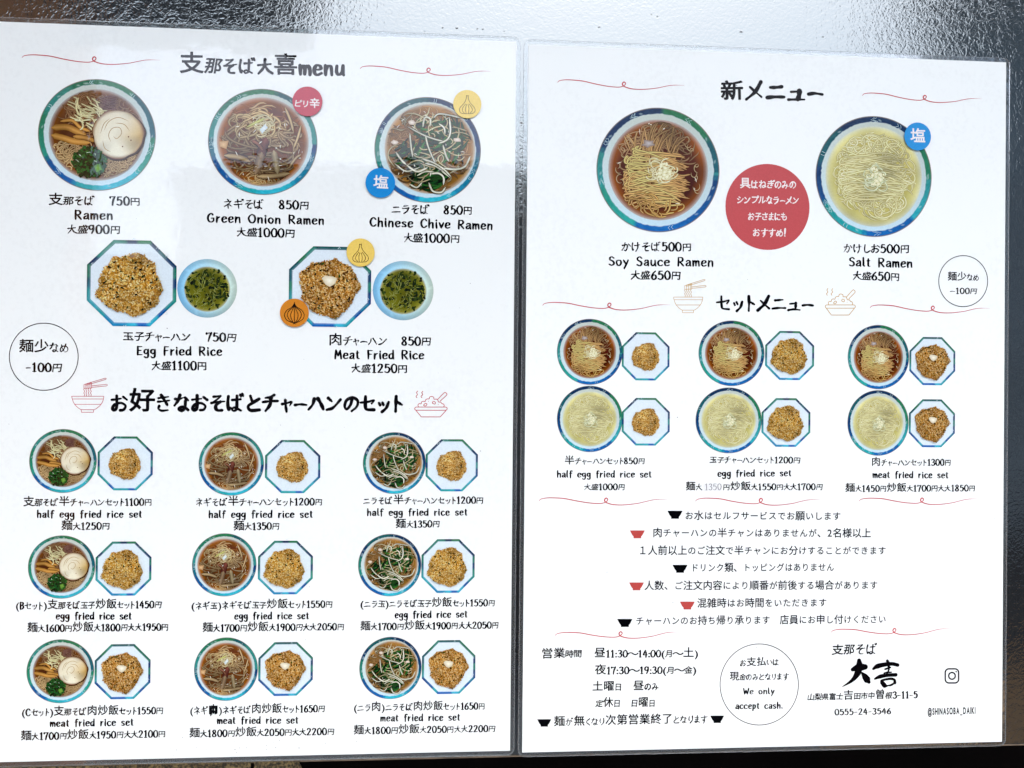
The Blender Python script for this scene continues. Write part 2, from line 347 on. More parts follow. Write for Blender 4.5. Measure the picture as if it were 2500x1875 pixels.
# ------------------------------------------------------------------ lettering
# pen letters: strokes in hundredths of the em, for the rounded handwriting of the menu
PEN = {
 'a': (42, [[(8,34),(18,41),(28,38),(31,28),(31,10),(34,1)], [(31,24),(18,23),(8,14),(10,4),(20,3),(31,13)]]),
 'c': (42, [[(33,34),(24,41),(11,35),(6,20),(12,5),(24,1),(35,8)]]),
 'd': (46, [[(30,34),(20,39),(8,30),(7,12),(16,2),(27,8),(33,22)], [(34,64),(33,30),(34,4),(38,1)]]),
 'e': (42, [[(8,22),(24,24),(33,29),(28,39),(16,40),(7,28),(8,10),(18,1),(34,7)]]),
 'f': (36, [[(32,60),(22,64),(15,54),(14,30),(14,-4)], [(4,38),(28,40)]]),
 'g': (44, [[(30,36),(18,41),(7,32),(8,16),(18,10),(28,18),(32,36)], [(33,40),(33,10),(30,-14),(18,-20),(7,-12)]]),
 'h': (44, [[(8,64),(8,30),(8,1)], [(8,20),(16,36),(28,38),(32,26),(32,1)]]),
 'i': (24, [[(10,40),(10,18),(12,1)], [(9,57),(11,53)]]),
 'l': (26, [[(9,64),(9,30),(10,8),(18,2)]]),
 'm': (56, [[(7,40),(8,20),(8,1)], [(8,22),(16,38),(24,36),(26,20),(26,2)], [(26,22),(34,38),(42,36),(45,20),(46,1)]]),
 'n': (44, [[(8,40),(8,20),(8,1)], [(8,20),(17,37),(28,38),(32,26),(33,1)]]),
 'o': (44, [[(20,40),(9,34),(6,18),(14,3),(26,3),(35,18),(30,35),(19,40)]]),
 'p': (42, [[(8,40),(8,10),(7,-20)], [(8,30),(18,40),(30,34),(31,16),(20,3),(9,10)]]),
 'r': (36, [[(9,40),(9,20),(9,1)], [(9,20),(16,34),(28,39)]]),
 's': (40, [[(30,36),(20,41),(9,35),(12,25),(26,18),(29,7),(18,1),(6,6)]]),
 't': (36, [[(14,56),(14,20),(17,4),(27,2)], [(5,42),(25,43)]]),
 'u': (44, [[(8,40),(8,14),(16,2),(26,8),(32,22)], [(32,40),(32,12),(36,1)]]),
 'v': (40, [[(6,40),(19,2)], [(19,2),(33,40)]]),
 'y': (42, [[(7,40),(19,12)], [(34,40),(22,8),(10,-20)]]),
 'B': (46, [[(9,63),(9,30),(9,1)], [(9,62),(28,60),(32,48),(22,36),(10,34)], [(12,34),(32,30),(36,14),(24,2),(8,1)]]),
 'C': (50, [[(40,52),(28,64),(12,54),(6,30),(14,6),(28,0),(42,12)]]),
 'E': (46, [[(10,62),(10,30),(10,2)], [(10,61),(36,62)], [(10,33),(32,34)], [(9,2),(38,3)]]),
 'F': (44, [[(10,62),(10,30),(10,0)], [(10,61),(38,62)], [(10,33),(32,34)]]),
 'G': (54, [[(40,54),(28,64),(12,54),(6,30),(14,6),(30,1),(42,12),(42,28)], [(28,29),(48,29)]]),
 'M': (58, [[(6,1),(12,62)], [(12,62),(26,22)], [(26,22),(41,62)], [(41,62),(48,1)]]),
 'O': (56, [[(26,63),(12,54),(6,32),(13,8),(27,1),(41,10),(47,32),(40,54),(25,63)]]),
 'R': (52, [[(9,63),(9,30),(9,0)], [(9,60),(28,62),(38,50),(32,36),(12,31)], [(18,31),(42,1)]]),
 'S': (46, [[(36,55),(24,64),(10,56),(12,42),(30,30),(36,14),(24,1),(6,8)]]),
 'W': (60, [[(4,62),(15,2)], [(15,2),(27,42)], [(27,42),(39,2)], [(39,2),(52,62)]]),
 '0': (46, [[(23,64),(11,54),(6,32),(12,8),(23,1),(35,9),(40,33),(35,55),(22,64)]]),
 '1': (38, [[(8,53),(15,57),(21,63)], [(20,63),(20,30),(20,1)], [(9,1),(31,1)]]),
 '2': (46, [[(8,50),(16,63),(30,60),(34,46),(24,26),(8,3)], [(8,3),(24,3),(40,4)]]),
 '3': (44, [[(8,56),(20,64),(33,56),(30,40),(18,34)], [(18,34),(34,28),(36,12),(22,1),(6,8)]]),
 '4': (46, [[(27,63),(16,42),(6,22)], [(6,22),(42,22)], [(31,46),(31,20),(31,0)]]),
 '5': (44, [[(35,62),(12,61)], [(13,62),(10,38)], [(10,37),(24,42),(36,30),(34,12),(22,1),(6,7)]]),
 '6': (44, [[(32,61),(18,48),(8,24),(12,6),(24,1),(36,12),(32,30),(20,34),(9,22)]]),
 '7': (44, [[(6,54),(6,62)], [(5,61),(39,62)], [(38,63),(26,34),(20,0)]]),
 '8': (46, [[(32,54),(22,64),(10,54),(16,40),(30,26),(34,10),(22,1),(8,10),(12,26),(28,40),(33,54)]]),
 '9': (46, [[(34,54),(22,64),(9,54),(10,38),(22,32),(34,44),(34,56)], [(35,60),(34,30),(24,2)]]),
 '-': (38, [[(5,26),(18,28),(32,27)]]),
 '.': (18, [[(7,6),(10,2)]]),
 '!': (24, [[(13,66),(12,40),(10,18)], [(9,5),(11,1)]]),
}
_dk = [([(53,65),(56,57)], 1), ([(61,67),(64,60)], 1)]
BRUSH = {   # brush kana: strokes in hundredths of the em; second value is the weight
 'ネ': (64, [([(29,64),(36,55)], 1.2), ([(10,45),(30,48),(52,50)], .9), ([(51,51),(36,32),(8,11)], 1), ([(33,30),(33,14),(33,-2)], 1.1), ([(42,24),(55,14)], 1)]),
 'ギ': (68, [([(10,46),(30,48),(50,52)], .9), ([(5,26),(30,28),(55,31)], .9), ([(26,64),(31,30),(37,-2)], 1.2)] + _dk),
 'ニ': (66, [([(14,43),(30,45),(49,47)], 1), ([(5,9),(30,12),(59,12)], 1.05)]),
 'ラ': (62, [([(16,56),(30,56),(46,58)], .9), ([(8,38),(30,39),(50,41)], .9), ([(50,41),(43,20),(30,8),(18,0)], 1.2)]),
 'そ': (62, [([(16,57),(30,58),(44,60),(26,43),(8,32)], .8), ([(8,32),(30,35),(57,39)], .8), ([(44,36),(28,24),(26,9),(34,2),(48,2)], 1.1)]),
 'ば': (70, [([(10,58),(6,30),(10,4),(15,13)], 1.25), ([(24,44),(40,45),(55,47)], .9), ([(41,60),(41,30),(38,8),(28,2),(22,8),(32,14),(55,2)], 1)] + _dk),
 'は': (64, [([(10,58),(6,30),(10,4),(15,13)], 1.25), ([(24,44),(40,45),(55,47)], .9), ([(41,60),(41,30),(38,8),(28,2),(22,8),(32,14),(55,2)], 1)]),
 'チ': (66, [([(46,63),(30,55),(13,52)], .9), ([(3,36),(30,38),(60,41)], .9), ([(33,54),(30,24),(14,0)], 1.25)]),
 'ャ': (48, [([(5,27),(22,32),(40,37),(34,22)], .8), ([(16,43),(20,20),(24,-2)], 1)]),
 'ー': (52, [([(4,24),(24,27),(47,24)], 1)]),
 'ハ': (64, [([(22,48),(17,26),(3,6)], 1.1), ([(36,50),(48,30),(59,8)], 1.2)]),
 'ン': (62, [([(10,51),(16,46),(23,39)], 1.1), ([(5,6),(28,14),(55,47)], 1.15)]),
 'セ': (64, [([(3,34),(30,38),(55,45),(44,30)], .9), ([(22,59),(22,20),(28,8),(54,6)], 1.15)]),
 'ッ': (50, [([(6,33),(10,24)], 1), ([(18,35),(22,26)], 1), ([(42,37),(35,14),(18,-2)], 1.05)]),
 'ト': (48, [([(18,61),(18,30),(18,-1)], 1.2), ([(20,39),(30,33),(42,26)], 1.05)]),
 'メ': (62, [([(50,61),(34,28),(6,1)], 1.3), ([(17,43),(34,28),(54,10)], .9)]),
 'ュ': (58, [([(11,31),(37,33)], .8), ([(36,33),(35,18),(33,6)], 1.4), ([(3,4),(28,6),(53,5)], .95)]),
 'お': (64, [([(5,44),(22,45),(38,48)], .85), ([(22,61),(22,14),(13,4),(6,11),(16,26),(38,31),(53,20),(47,5),(35,2)], 1.1), ([(45,55),(59,44)], 1)]),
 'き': (60, [([(10,50),(28,52),(47,56)], .85), ([(8,36),(28,38),(51,42)], .85), ([(20,63),(34,40),(43,23)], 1.1), ([(14,20),(10,8),(22,1),(44,4)], 1)]),
 'な': (64, [([(5,47),(20,49),(34,52)], .85), ([(22,63),(16,38),(5,21)], 1.1), ([(42,53),(55,42)], .9), ([(44,40),(44,14),(36,3),(24,6),(27,14),(40,14),(57,3)], 1.05)]),
 'と': (58, [([(15,61),(24,34)], 1), ([(49,49),(24,34),(9,18),(18,4),(52,4)], 1.1)]),
 'の': (62, [([(33,52),(27,26),(15,8),(6,20),(13,43),(34,55),(54,42),(53,18),(35,1)], 1.15)]),
 'か': (64, [([(5,40),(32,45),(41,36),(35,10),(27,1),(21,6)], 1.05), ([(24,61),(18,30),(3,3)], 1), ([(47,51),(58,35)], 1)]),
 'が': (70, [([(5,40),(32,45),(41,36),(35,10),(27,1),(21,6)], 1.05), ([(24,61),(18,30),(3,3)], 1), ([(47,48),(57,34)], 1)] + _dk),
 'け': (64, [([(10,58),(6,30),(11,4),(16,14)], 1.2), ([(23,40),(40,42),(58,45)], .85), ([(45,61),(44,24),(31,-3)], 1.15)]),
 'し': (54, [([(15,61),(13,24),(18,5),(32,2),(51,15)], 1.1)]),
 'め': (62, [([(13,50),(20,26),(31,9)], .9), ([(40,57),(30,24),(12,4),(5,18),(17,40),(40,43),(55,26),(49,6),(34,1)], 1.05)]),
 'み': (64, [([(10,52),(32,55),(22,22),(10,6),(6,16),(24,24),(58,18)], .95), ([(46,35),(44,14),(35,-1)], 1)]),
 'り': (54, [([(12,55),(10,30),(16,21)], 1.05), ([(40,59),(42,26),(25,-1)], 1.1)]),
 'ま': (60, [([(9,46),(28,47),(49,51)], .85), ([(11,30),(28,31),(47,34)], .85), ([(30,63),(30,14),(20,3),(9,8),(18,16),(52,4)], 1.05)]),
 'す': (62, [([(3,46),(30,48),(58,51)], .85), ([(33,63),(32,24),(22,17),(19,27),(31,31),(34,14),(21,-5)], 1.05)]),
 'く': (48, [([(37,59),(11,30),(39,1)], 1.15)]),
 'い': (58, [([(9,53),(8,24),(16,10),(22,16)], 1.1), ([(42,49),(50,34),(52,20)], 1)]),
 'に': (62, [([(10,58),(6,30),(10,4),(15,13)], 1.2), ([(28,46),(42,47),(54,47)], .9), ([(27,18),(30,8),(44,5),(57,8)], 1)]),
 '大': (62, [([(4,37),(28,39),(54,43)], .9), ([(31,63),(26,30),(5,1)], 1.1), ([(30,37),(42,16),(60,4)], 1.25)]),
}
FULL = set('支喜好半麺炒飯肉少昼夜土曜休営業無次第終了現払吉曽具塩辛')     # glyphs the brush font lacks: set large and plain
SMALL = set('ャッュョぁっゃゅょー')
BLACK = lin((6, 7, 14)); NAVY = lin((12, 18, 34)); WHITE = lin((250, 244, 244))
RED = lin((204, 70, 82)); GOLD = lin((219, 178, 104))

_need, _gl = {}, {}
def want(ch, bold): _need[(ch, bold)] = None
def build_glyphs():
    objs = []
    for (ch, bold) in _need:
        c = bpy.data.curves.new('glyph', 'FONT'); c.body = ch; c.size = 1; c.resolution_u = 4
        o = bpy.data.objects.new('glyph', c); COL.objects.link(o); objs.append((ch, bold, o, c))
    bpy.context.view_layer.update(); dg = bpy.context.evaluated_depsgraph_get()
    for ch, bold, o, c in objs:
        ev = o.evaluated_get(dg); m = ev.to_mesh()
        v = np.array([(q.co.x, q.co.y) for q in m.vertices]).reshape(-1, 2)
        f = [tuple(p.vertices) for p in m.polygons]
        if f:
            p = v[list(f[0])]; ar = sum(0.5 * np.sum(v[list(q)][:, 0] * np.roll(v[list(q)][:, 1], -1) - np.roll(v[list(q)][:, 0], -1) * v[list(q)][:, 1]) for q in f)
            if ar < 0: f = [q[::-1] for q in f]
        _gl[(ch, bold)] = fatten(v, f, bold); ev.to_mesh_clear()
    for ch, bold, o, c in objs:
        bpy.data.objects.remove(o); bpy.data.curves.remove(c)

def fatten(v, f, bold):
    """broaden the strokes by a thin band along the outline"""
    lift = np.zeros(len(v))
    if bold <= 0 or not len(f): return v, f, lift
    cnt = {}
    for q in f:
        for a, b in zip(q, q[1:] + q[:1]): cnt[(a, b)] = 1
    V = [v]; F = list(f); n = len(v); H = [lift]
    for i, (a, b) in enumerate(e for e in cnt if (e[1], e[0]) not in cnt):
        d = v[b] - v[a]; L = np.hypot(*d)
        if L < 1e-7: continue
        d = d / L; nr = np.array([-d[1], d[0]]); e = d * bold * .45
        V.append([v[a] - e + nr * bold * .6, v[a] - e - nr * bold, v[b] + e - nr * bold, v[b] + e + nr * bold * .6]); F.append((n, n + 1, n + 2, n + 3)); n += 4
        H.append(np.full(4, 2e-6 + (i % 5) * 1e-6))
    return np.vstack(V), F, np.concatenate(H)

def kind_of(ch, style):
    if ch in ' 　': return 'space'
    if style == 'condensed': return 'latin'
    if style in ('info',): return 'info'
    if ch in BRUSH: return 'kana'
    if ch in PEN: return 'pen'
    if ch in '(:)~〜、': return 'mark'
    if style == 'brush': return 'brush'
    if ch in FULL: return 'full'
    return 'brush'

KANA = lambda ch: 0x3040 <= ord(ch) <= 0x30ff
BOLD = {'full': 0.017, 'brush': 0.022, 'mark': 0.022, 'info': 0.0145, 'latin': 0.034}

def weight(k, bold): return round(BOLD[k] + (bold * .3 if k in ('full', 'brush') else bold), 4)

def spec(ch, style, bold_extra=0.0):
    """(advance, kind) in ems"""
    k = kind_of(ch, style)
    if k == 'space': return (0.42 if ch == ' ' else 0.95), k
    if k == 'kana': return BRUSH[ch][0] / 100 * 1.04, k
    if k == 'pen': return PEN[ch][0] / 100 * 1.02, k
    if k == 'full': return 0.98, k
    if k == 'info': return (0.6 if ch in '12' else 0.98 if not KANA(ch) else 0.90), k
    if k == 'latin':
        v = _gl[(ch, weight(k, 0))][0]; return v[:, 0].max() - v[:, 0].min() + .10, k
    if k == 'mark': return {'(': .34, ')': .36, ':': .2, '〜': .84, '~': .84, '、': .8}[ch], k
    if ch in SMALL: return 0.56 if ch != 'ー' else 0.66, k
    return (0.70 if KANA(ch) else 0.68), k

LINES = []
def line(key, text, x0, y0, x1, y1, E, col=BLACK, style='hand', h=0.00006, name='text_line', parent=None, bold=0.0):
    for ch in text:
        k = kind_of(ch, style)
        if k not in ('space', 'pen', 'kana'): want(ch, weight(k, bold))
    LINES.append((key, text, x0, y0, x1, y1, E, col, style, h, name, parent, bold))

def wob(v, rnd, amp):
    a = [rnd.uniform(0, 6.28) for _ in range(4)]
    x, y = v[:, 0], v[:, 1]
    return np.column_stack([x + amp * np.sin(5.1 * y + a[0]) + amp * .6 * np.sin(9 * x + a[1]),
                            y + amp * np.sin(5.7 * x + a[2]) + amp * .6 * np.sin(8 * y + a[3])])

def pen_glyph(mb, strokes, ox, sx, E, col, wmul, rnd):
    for i, st in enumerate(strokes):
        p = np.array(st, float) / 100
        p = p + np.array([[rnd.gauss(0, .006), rnd.gauss(0, .006)] for _ in p])
        q = smooth(p, 5) if len(p) > 2 else smooth(p)
        t = np.gradient(q, axis=0); L = np.hypot(t[:, 0], t[:, 1]) + 1e-9
        vert = np.abs(t[:, 1]) / L
        w = (0.074 + 0.068 * vert) * wmul * (0.82 + 0.3 * np.sin(np.linspace(0.3, 2.9, len(q)) + rnd.uniform(-.4, .4)))
        q2 = np.column_stack([ox + q[:, 0] * sx * E, q[:, 1] * E])
        mb.ribbon(q2, w * E, col, None, h=4e-6 * i, rise=3e-6)
        for e in (0, -1):
            mb.disc(q2[e], w[e] * E / 2, w[e] * E / 2, col, 4e-6 * i + 9e-6, 8)

def brush_glyph(mb, strokes, ox, sx, E, col, wmul, rnd):
    tilt = rnd.uniform(-.03, .07)
    for i, (st, wt) in enumerate(strokes):
        p = np.array(st, float) / 100 + np.array([[rnd.gauss(0, .006), rnd.gauss(0, .006)] for _ in st])
        p[:, 0] += p[:, 1] * tilt
        q = smooth(p, 6) if len(p) > 2 else smooth(p)
        u = np.linspace(0, 1, len(q)); a, b = rnd.uniform(.8, 1.1), rnd.uniform(.55, .95)
        w = 0.098 * wt * wmul * (a + (b - a) * u + .12 * np.sin(u * 9 + rnd.uniform(0, 6)))
        q2 = np.column_stack([ox + q[:, 0] * sx * E, q[:, 1] * E])
        mb.ribbon(q2, w * E, col, None, h=4e-6 * i, rise=3e-6)
        for e in (0, -1): mb.disc(q2[e], w[e] * E / 2, w[e] * E / 2, col, 4e-6 * i + 9e-6, 8)

def make_line(key, text, x0, y0, x1, y1, E, col, style, h, name, parent, bold):
    rnd = random.Random(text + str(x0))
    a, b = P(x0, y0), P(x1, y1); d = b - a; W = np.hypot(*d); ang = math.atan2(d[1], d[0])
    Em = E * np.hypot(*(P(x0, y0 - 1) - a))
    adv = [spec(c, style)[0] for c in text]
    nat = sum(adv) * Em
    s = W / nat                                  # horizontal fit
    mb = MB(); x = 0.0
    for ch, ad in zip(text, adv):
        k = kind_of(ch, style); cell = ad * Em * s
        if k == 'pen':
            pen_glyph(mb, PEN[ch][1], x, s, Em, col, 1.0 + bold * 12, rnd)
        elif k == 'kana':
            brush_glyph(mb, BRUSH[ch][1], x, s, Em, col, 1.0 + bold * 12, rnd)
        elif k != 'space':
            v, f, lift = _gl[(ch, weight(k, bold))]
            if len(v):
                if k == 'full':
                    sc = 0.97; q = v * sc; q[:, 1] += 0.07; q[:, 0] += 0.0; sy = Em; sxx = Em * s
                elif k == 'info':
                    sc = 0.98 if not KANA(ch) else 0.84
                    q = (v - [0.25 if ch in '12' else 0.5, 0]) * sc + [spec(ch, style)[0] / 2, 0.05 if not KANA(ch) else 0.08]; sy = Em; sxx = Em * s
                elif k == 'brush':
                    sc = 0.74 if KANA(ch) else 0.70
                    if ch in '大円': sc = 0.66
                    c0 = 0.5
                    q = v.copy(); q[:, 1] *= (sc * rnd.uniform(.96, 1.04)); q[:, 0] = (q[:, 0] - c0) * sc * rnd.uniform(.96, 1.04)
                    q = wob(q, rnd, 0.010)
                    q[:, 0] += q[:, 1] * rnd.uniform(.02, .12) - .02
                    r = rnd.uniform(-.05, .03); q = q @ np.array([[math.cos(r), math.sin(r)], [-math.sin(r), math.cos(r)]])
                    q[:, 0] += ad / 2; q[:, 1] += 0.05; sy = Em; sxx = Em * s
                elif k == 'latin':
                    q = v.copy(); c = (v[:, 0].min() + v[:, 0].max()) / 2; q[:, 0] = (q[:, 0] - c) * .93 + ad / 2; sy = Em; sxx = Em * s
                else:
                    c = (v[:, 0].min() + v[:, 0].max()) / 2
                    q = v * [1, .86]; q[:, 0] += ad / 2 - c; sy = Em; sxx = Em * s
                mb.add(np.column_stack([x + q[:, 0] * sxx, q[:, 1] * sy]), f, col, lift)
        x += cell
    for i, v in enumerate(mb.v):                 # turn to the direction of the line
        X, Z = v[:, 0].copy(), v[:, 2].copy()
        v[:, 0] = X * math.cos(ang) - Z * math.sin(ang); v[:, 2] = X * math.sin(ang) + Z * math.cos(ang)
    if parent is None:
        put(name, mb, key, a, h)
    else:
        pl = parent.location + SHEETS[key].location
        obj(name, mb.mesh(name), INKS[key], parent, (a[0] - pl.x, -h, a[1] - pl.z))

# ------------------------------------------------------------------ drawn marks
def px_draw(key, name, fn, at_px, h=0.00006, label=None):
    """fn(mb, T) draws with T(px,py) giving local metres"""
    a = P(*at_px); mb = MB(); T = lambda x, y: P(x, y) - a
    fn(mb, T); return put(name, mb, key, a, h, label)

def flourish(key, x0, y0, x1, y1):
    n = [(185,487),(205,470),(260,462),(330,464),(420,473),(530,498),(640,518),(730,526),(775,520),(800,505),(806,490),(793,479),(780,488),(778,503),(795,520),(860,540),(960,545),(1080,535),(1160,519),(1220,508),(1280,505),(1350,508)]
    n = np.array(n, float); u = (n[:, 0] - 185) / 1165; v = -(n[:, 1] - 487 - u * 21) / 1165
    a, b = P(x0, y0), P(x1, y1); L = np.hypot(*(b - a)); e = (b - a) / L; f = np.array([-e[1], e[0]])
    q = smooth(np.outer(u * L, e) + np.outer(v * L, f), 6)
    t = np.linspace(0, 1, len(q)); w = (0.35 + 0.75 * np.sin(math.pi * np.clip(t * 1.05, 0, 1)) ** .6 * (0.75 + .25 * np.sin(13 * t))) * 0.00066
    w[-8:] *= np.linspace(1, .25, 8)
    mb = MB(); mb.ribbon(q, w, RED, h=0, rise=2e-5); put('flourish', mb, key, a)

def ring(mb, T, cx, cy, rx, ry, w, col, n=72):
    q = np.array([T(cx + rx * math.cos(t), cy - ry * math.sin(t)) for t in np.linspace(0, 2 * math.pi, n)])
    mb.ribbon(q, w, col, h=0, rise=3e-6)

def pathl(mb, T, pts, w, col, sm=True, h=0, k=5):
    q = np.array([T(*p) for p in pts]); q = smooth(q, k) if sm and len(q) > 2 else np.array([q[0] + (q[-1] - q[0]) * s for s in (0, .5, 1)]) if len(q) == 2 else q
    mb.ribbon(q, w, col, h=h, rise=3e-6)

S = 640 / 2212                              # enlargement used while measuring
def noodle_icon(key, col, ox, oy, sx, sy, w=0.00030):
    def m(x, y): return (ox + (x - 605) * sx * S, oy + (y - 165) * sy * S)
    def fn(mb, T):
        U = lambda x, y: T(*m(x, y)); hh = [0]
        def l(pts, sm=False, ww=w):
            if not sm:
                for a, b in zip(pts[:-1], pts[1:]): hh[0] += 1; pathl(mb, U, [a, b], ww, col, False, hh[0] * 2e-6)
            else: hh[0] += 1; pathl(mb, U, pts, ww, col, True, hh[0] * 2e-6)
        l([(605,164),(877,164),(873,187),(610,187),(605,164)])
        l([(611,187),(622,218),(645,248),(672,270),(690,278)], True); l([(874,187),(862,218),(838,248),(810,270),(793,278)], True)
        l([(627,232),(856,232)]); l([(687,277),(790,277),(790,299),(687,299),(687,277)])
        for x in (711, 729, 748, 767): l([(x,97),(x-4,108),(x+4,122),(x-3,136),(x+4,150),(x,163)], True)
        for x in (709, 726, 743, 760, 773): l([(x, 66 - (x-709)*.25),(x,97)])
        l([(707,66),(775,50)]); l([(707,97),(775,95)])
        l([(720,62),(770,46),(889,11)]); l([(722,72),(778,56),(893,22)]); l([(889,11),(897,14),(893,23)], True)
        l([(775,76),(900,63)]); l([(775,89),(900,77)]); l([(900,63),(907,69),(900,77)], True)
    px_draw(key, 'noodle_bowl_icon', fn, m(605, 165))

def rice_icon(key, col, ox, oy, sx, sy, w=0.00040):
    def m(x, y): return (ox + (x - 1357) * sx * S, oy + (y - 255) * sy * S)
    def fn(mb, T):
        U = lambda x, y: T(*m(x, y)); hh = [0]
        def l(pts, sm=True, ww=w):
            hh[0] += 1; pathl(mb, U, pts, ww, col, sm, hh[0] * 2e-6)
        l([(1368,255),(1619,255)], False); l([(1619,255),(1629,262),(1629,275),(1619,282)]); l([(1619,282),(1368,282)], False); l([(1368,282),(1358,275),(1358,262),(1368,255)])
        l([(1366,282),(1412,338)], False); l([(1412,338),(1572,338)], False); l([(1572,338),(1622,282)], False)
        l([(1388,252),(1384,238),(1394,226),(1410,228),(1414,212),(1430,206),(1444,208),(1450,192),(1466,186),(1478,186),(1484,170),(1500,166),(1516,172),(1520,188),(1540,188),(1552,198),(1558,212),(1576,214),(1586,226),(1600,230),(1606,244),(1600,252)], True)
        l([(1548,192),(1604,136),(1618,134),(1628,144),(1622,158),(1570,206)])
        l([(1377,178),(1368,164),(1380,150),(1372,134),(1382,118)]); l([(1418,178),(1410,164),(1424,150),(1416,134),(1426,120)])
        l([(1430,240),(1446,224),(1460,232),(1446,246),(1430,240)]); l([(1504,222),(1512,208),(1530,214),(1526,230),(1504,222)])
        for x, y in ((1472,206),(1554,232)): l([(x,y),(x+3,y+2)], False, w*1.3)
    px_draw(key, 'rice_bowl_icon', fn, m(1357, 255))

def bowl_mark(key, x, y, w, col):
    def fn(mb, T):
        hgt = w * .53
        o = [(x, y), (x + w, y), (x + w * .965, y + hgt * .16), (x + w * .86, y + hgt * .55), (x + w * .76, y + hgt * .78), (x + w * .76, y + hgt), (x + w * .24, y + hgt), (x + w * .24, y + hgt * .78), (x + w * .14, y + hgt * .55), (x + w * .035, y + hgt * .16)]
        mb.poly([T(*p) for p in o], col, 0)
    px_draw(key, 'bowl_mark', fn, (x, y))

def badge(key, cx, cy, rx, ry, col, h=0.0009, name='round_badge'):
    a = P(cx, cy); m = MB(); ex = P(cx + rx, cy) - a; ey = P(cx, cy - ry) - a
    m.disc((0, 0), np.hypot(*ex), np.hypot(*ey), col, 0, 64)
    return put(name, m, key, a, h)

def sub_draw(parent, key, name, fn, at_px):
    a = P(*at_px); mb = MB(); fn(mb, lambda x, y: P(x, y) - a)
    return obj(name, mb.mesh(name), INKS[key], parent, (0, -0.00002, 0))

def garlic(parent, key, cx, cy):
    def fn(mb, T):
        k = [0]
        def l(p, w=.00030):
            k[0] += 1; pathl(mb, T, [(cx + x, cy + y) for x, y in p], w, lin((40, 36, 20)), True, k[0] * 2e-6)
        l([(-2,-21),(-3,-12),(-8,-2),(-17,8),(-19,16),(-14,22),(0,23.5),(14,22),(19,16),(17,8),(8,-2),(3,-12),(2,-21)])
        l([(-3,-21),(0,-20),(3,-21)]); l([(-4,-1),(-11,9),(-12,16),(-7,22)]); l([(4,-1),(11,9),(12,16),(7,22)])
        l([(-1.5,0),(-4,10),(-3,23)]); l([(1.5,0),(4,10),(3,23)])
    sub_draw(parent, key, 'garlic_drawing', fn, (cx, cy))

def onion(parent, key, cx, cy):
    def fn(mb, T):
        k = [0]
        def l(p, w=.00040):
            k[0] += 1; pathl(mb, T, [(cx + x, cy + y) for x, y in p], w, lin((22, 16, 10)), True, k[0] * 2e-6)
        for s in (-1, 1):
            l([(0,-23),(s*6,-14),(s*18,-6),(s*24,5),(s*20,16),(s*8,23),(0,24)])
            l([(0,-20),(s*5,-12),(s*14,-4),(s*17,6),(s*12,17),(s*3,24)]); l([(0,-20),(s*4,-8),(s*9,4),(s*7,16),(s*1,25)])
            l([(0,24),(s*3,28)])
        l([(0,-26),(0,0),(0,27)])
    sub_draw(parent, key, 'onion_drawing', fn, (cx, cy))

# ------------------------------------------------------------------ printed food pictures (drawn in a unit circle)
def sines(rnd, k=5, f=3.0):
    t = [(rnd.uniform(-f, f), rnd.uniform(-f, f), rnd.uniform(0, 6.28)) for _ in range(k)]
    return lambda x, y: sum(math.sin(a * x + b * y + c) for a, b, c in t) / k ** .5

def jit(c, rnd, a=0.15):
    g = 1 + rnd.uniform(-a, a); return np.clip(lin(c) * g * (1 + np.array([rnd.uniform(-.04, .04) for _ in range(3)])), 0, 1)

def lay(mb, rnd, p, w, edge, mid, h, rise, tap, shade=None, amp=.3):
    """one strand with light and dark running along it"""
    p = np.asarray(p, float); g = rnd.uniform(.85, 1.12); n = len(p)
    k = np.array([1 + (amp * shade(x, y) if shade else 0) for x, y in p]) * g * (1 + .12 * np.sin(np.linspace(0, rnd.uniform(3, 8), n) + rnd.uniform(0, 6)))
    k = np.clip(k, .35, 1.5)[:, None]
    mb.ribbon(p, w * rnd.uniform(.82, 1.2), np.clip(lin(edge)[None] * k, 0, 1), np.clip(lin(mid)[None] * k, 0, .95), h=h, rise=rise, taper=tap)

def strands(mb, rnd, n, seedf, anglef, length, w, edge, mid, h0, dh, inside, steps=14, curl=0.0, tap=1.2, shade=None, amp=.3):
    """noodle-like strips following a direction field"""
    made = 0; tries = 0
    while made < n and tries < n * 8:
        tries += 1
        x, y = seedf(); ph = rnd.choice((0, math.pi)); cu = rnd.uniform(-curl, curl); L = length * rnd.uniform(.6, 1.3); p = [(x, y)]
        for i in range(steps):
            a = anglef(x, y) + ph + cu * i / steps + rnd.uniform(-.03, .03)
            x += math.cos(a) * L / steps; y += math.sin(a) * L / steps
            if not inside(x, y): break
            p.append((x, y))
        if len(p) < 5: continue
        lay(mb, rnd, p, w, edge, mid, h0 + made * dh, dh * .4, tap, shade, amp); made += 1
    return h0 + made * dh

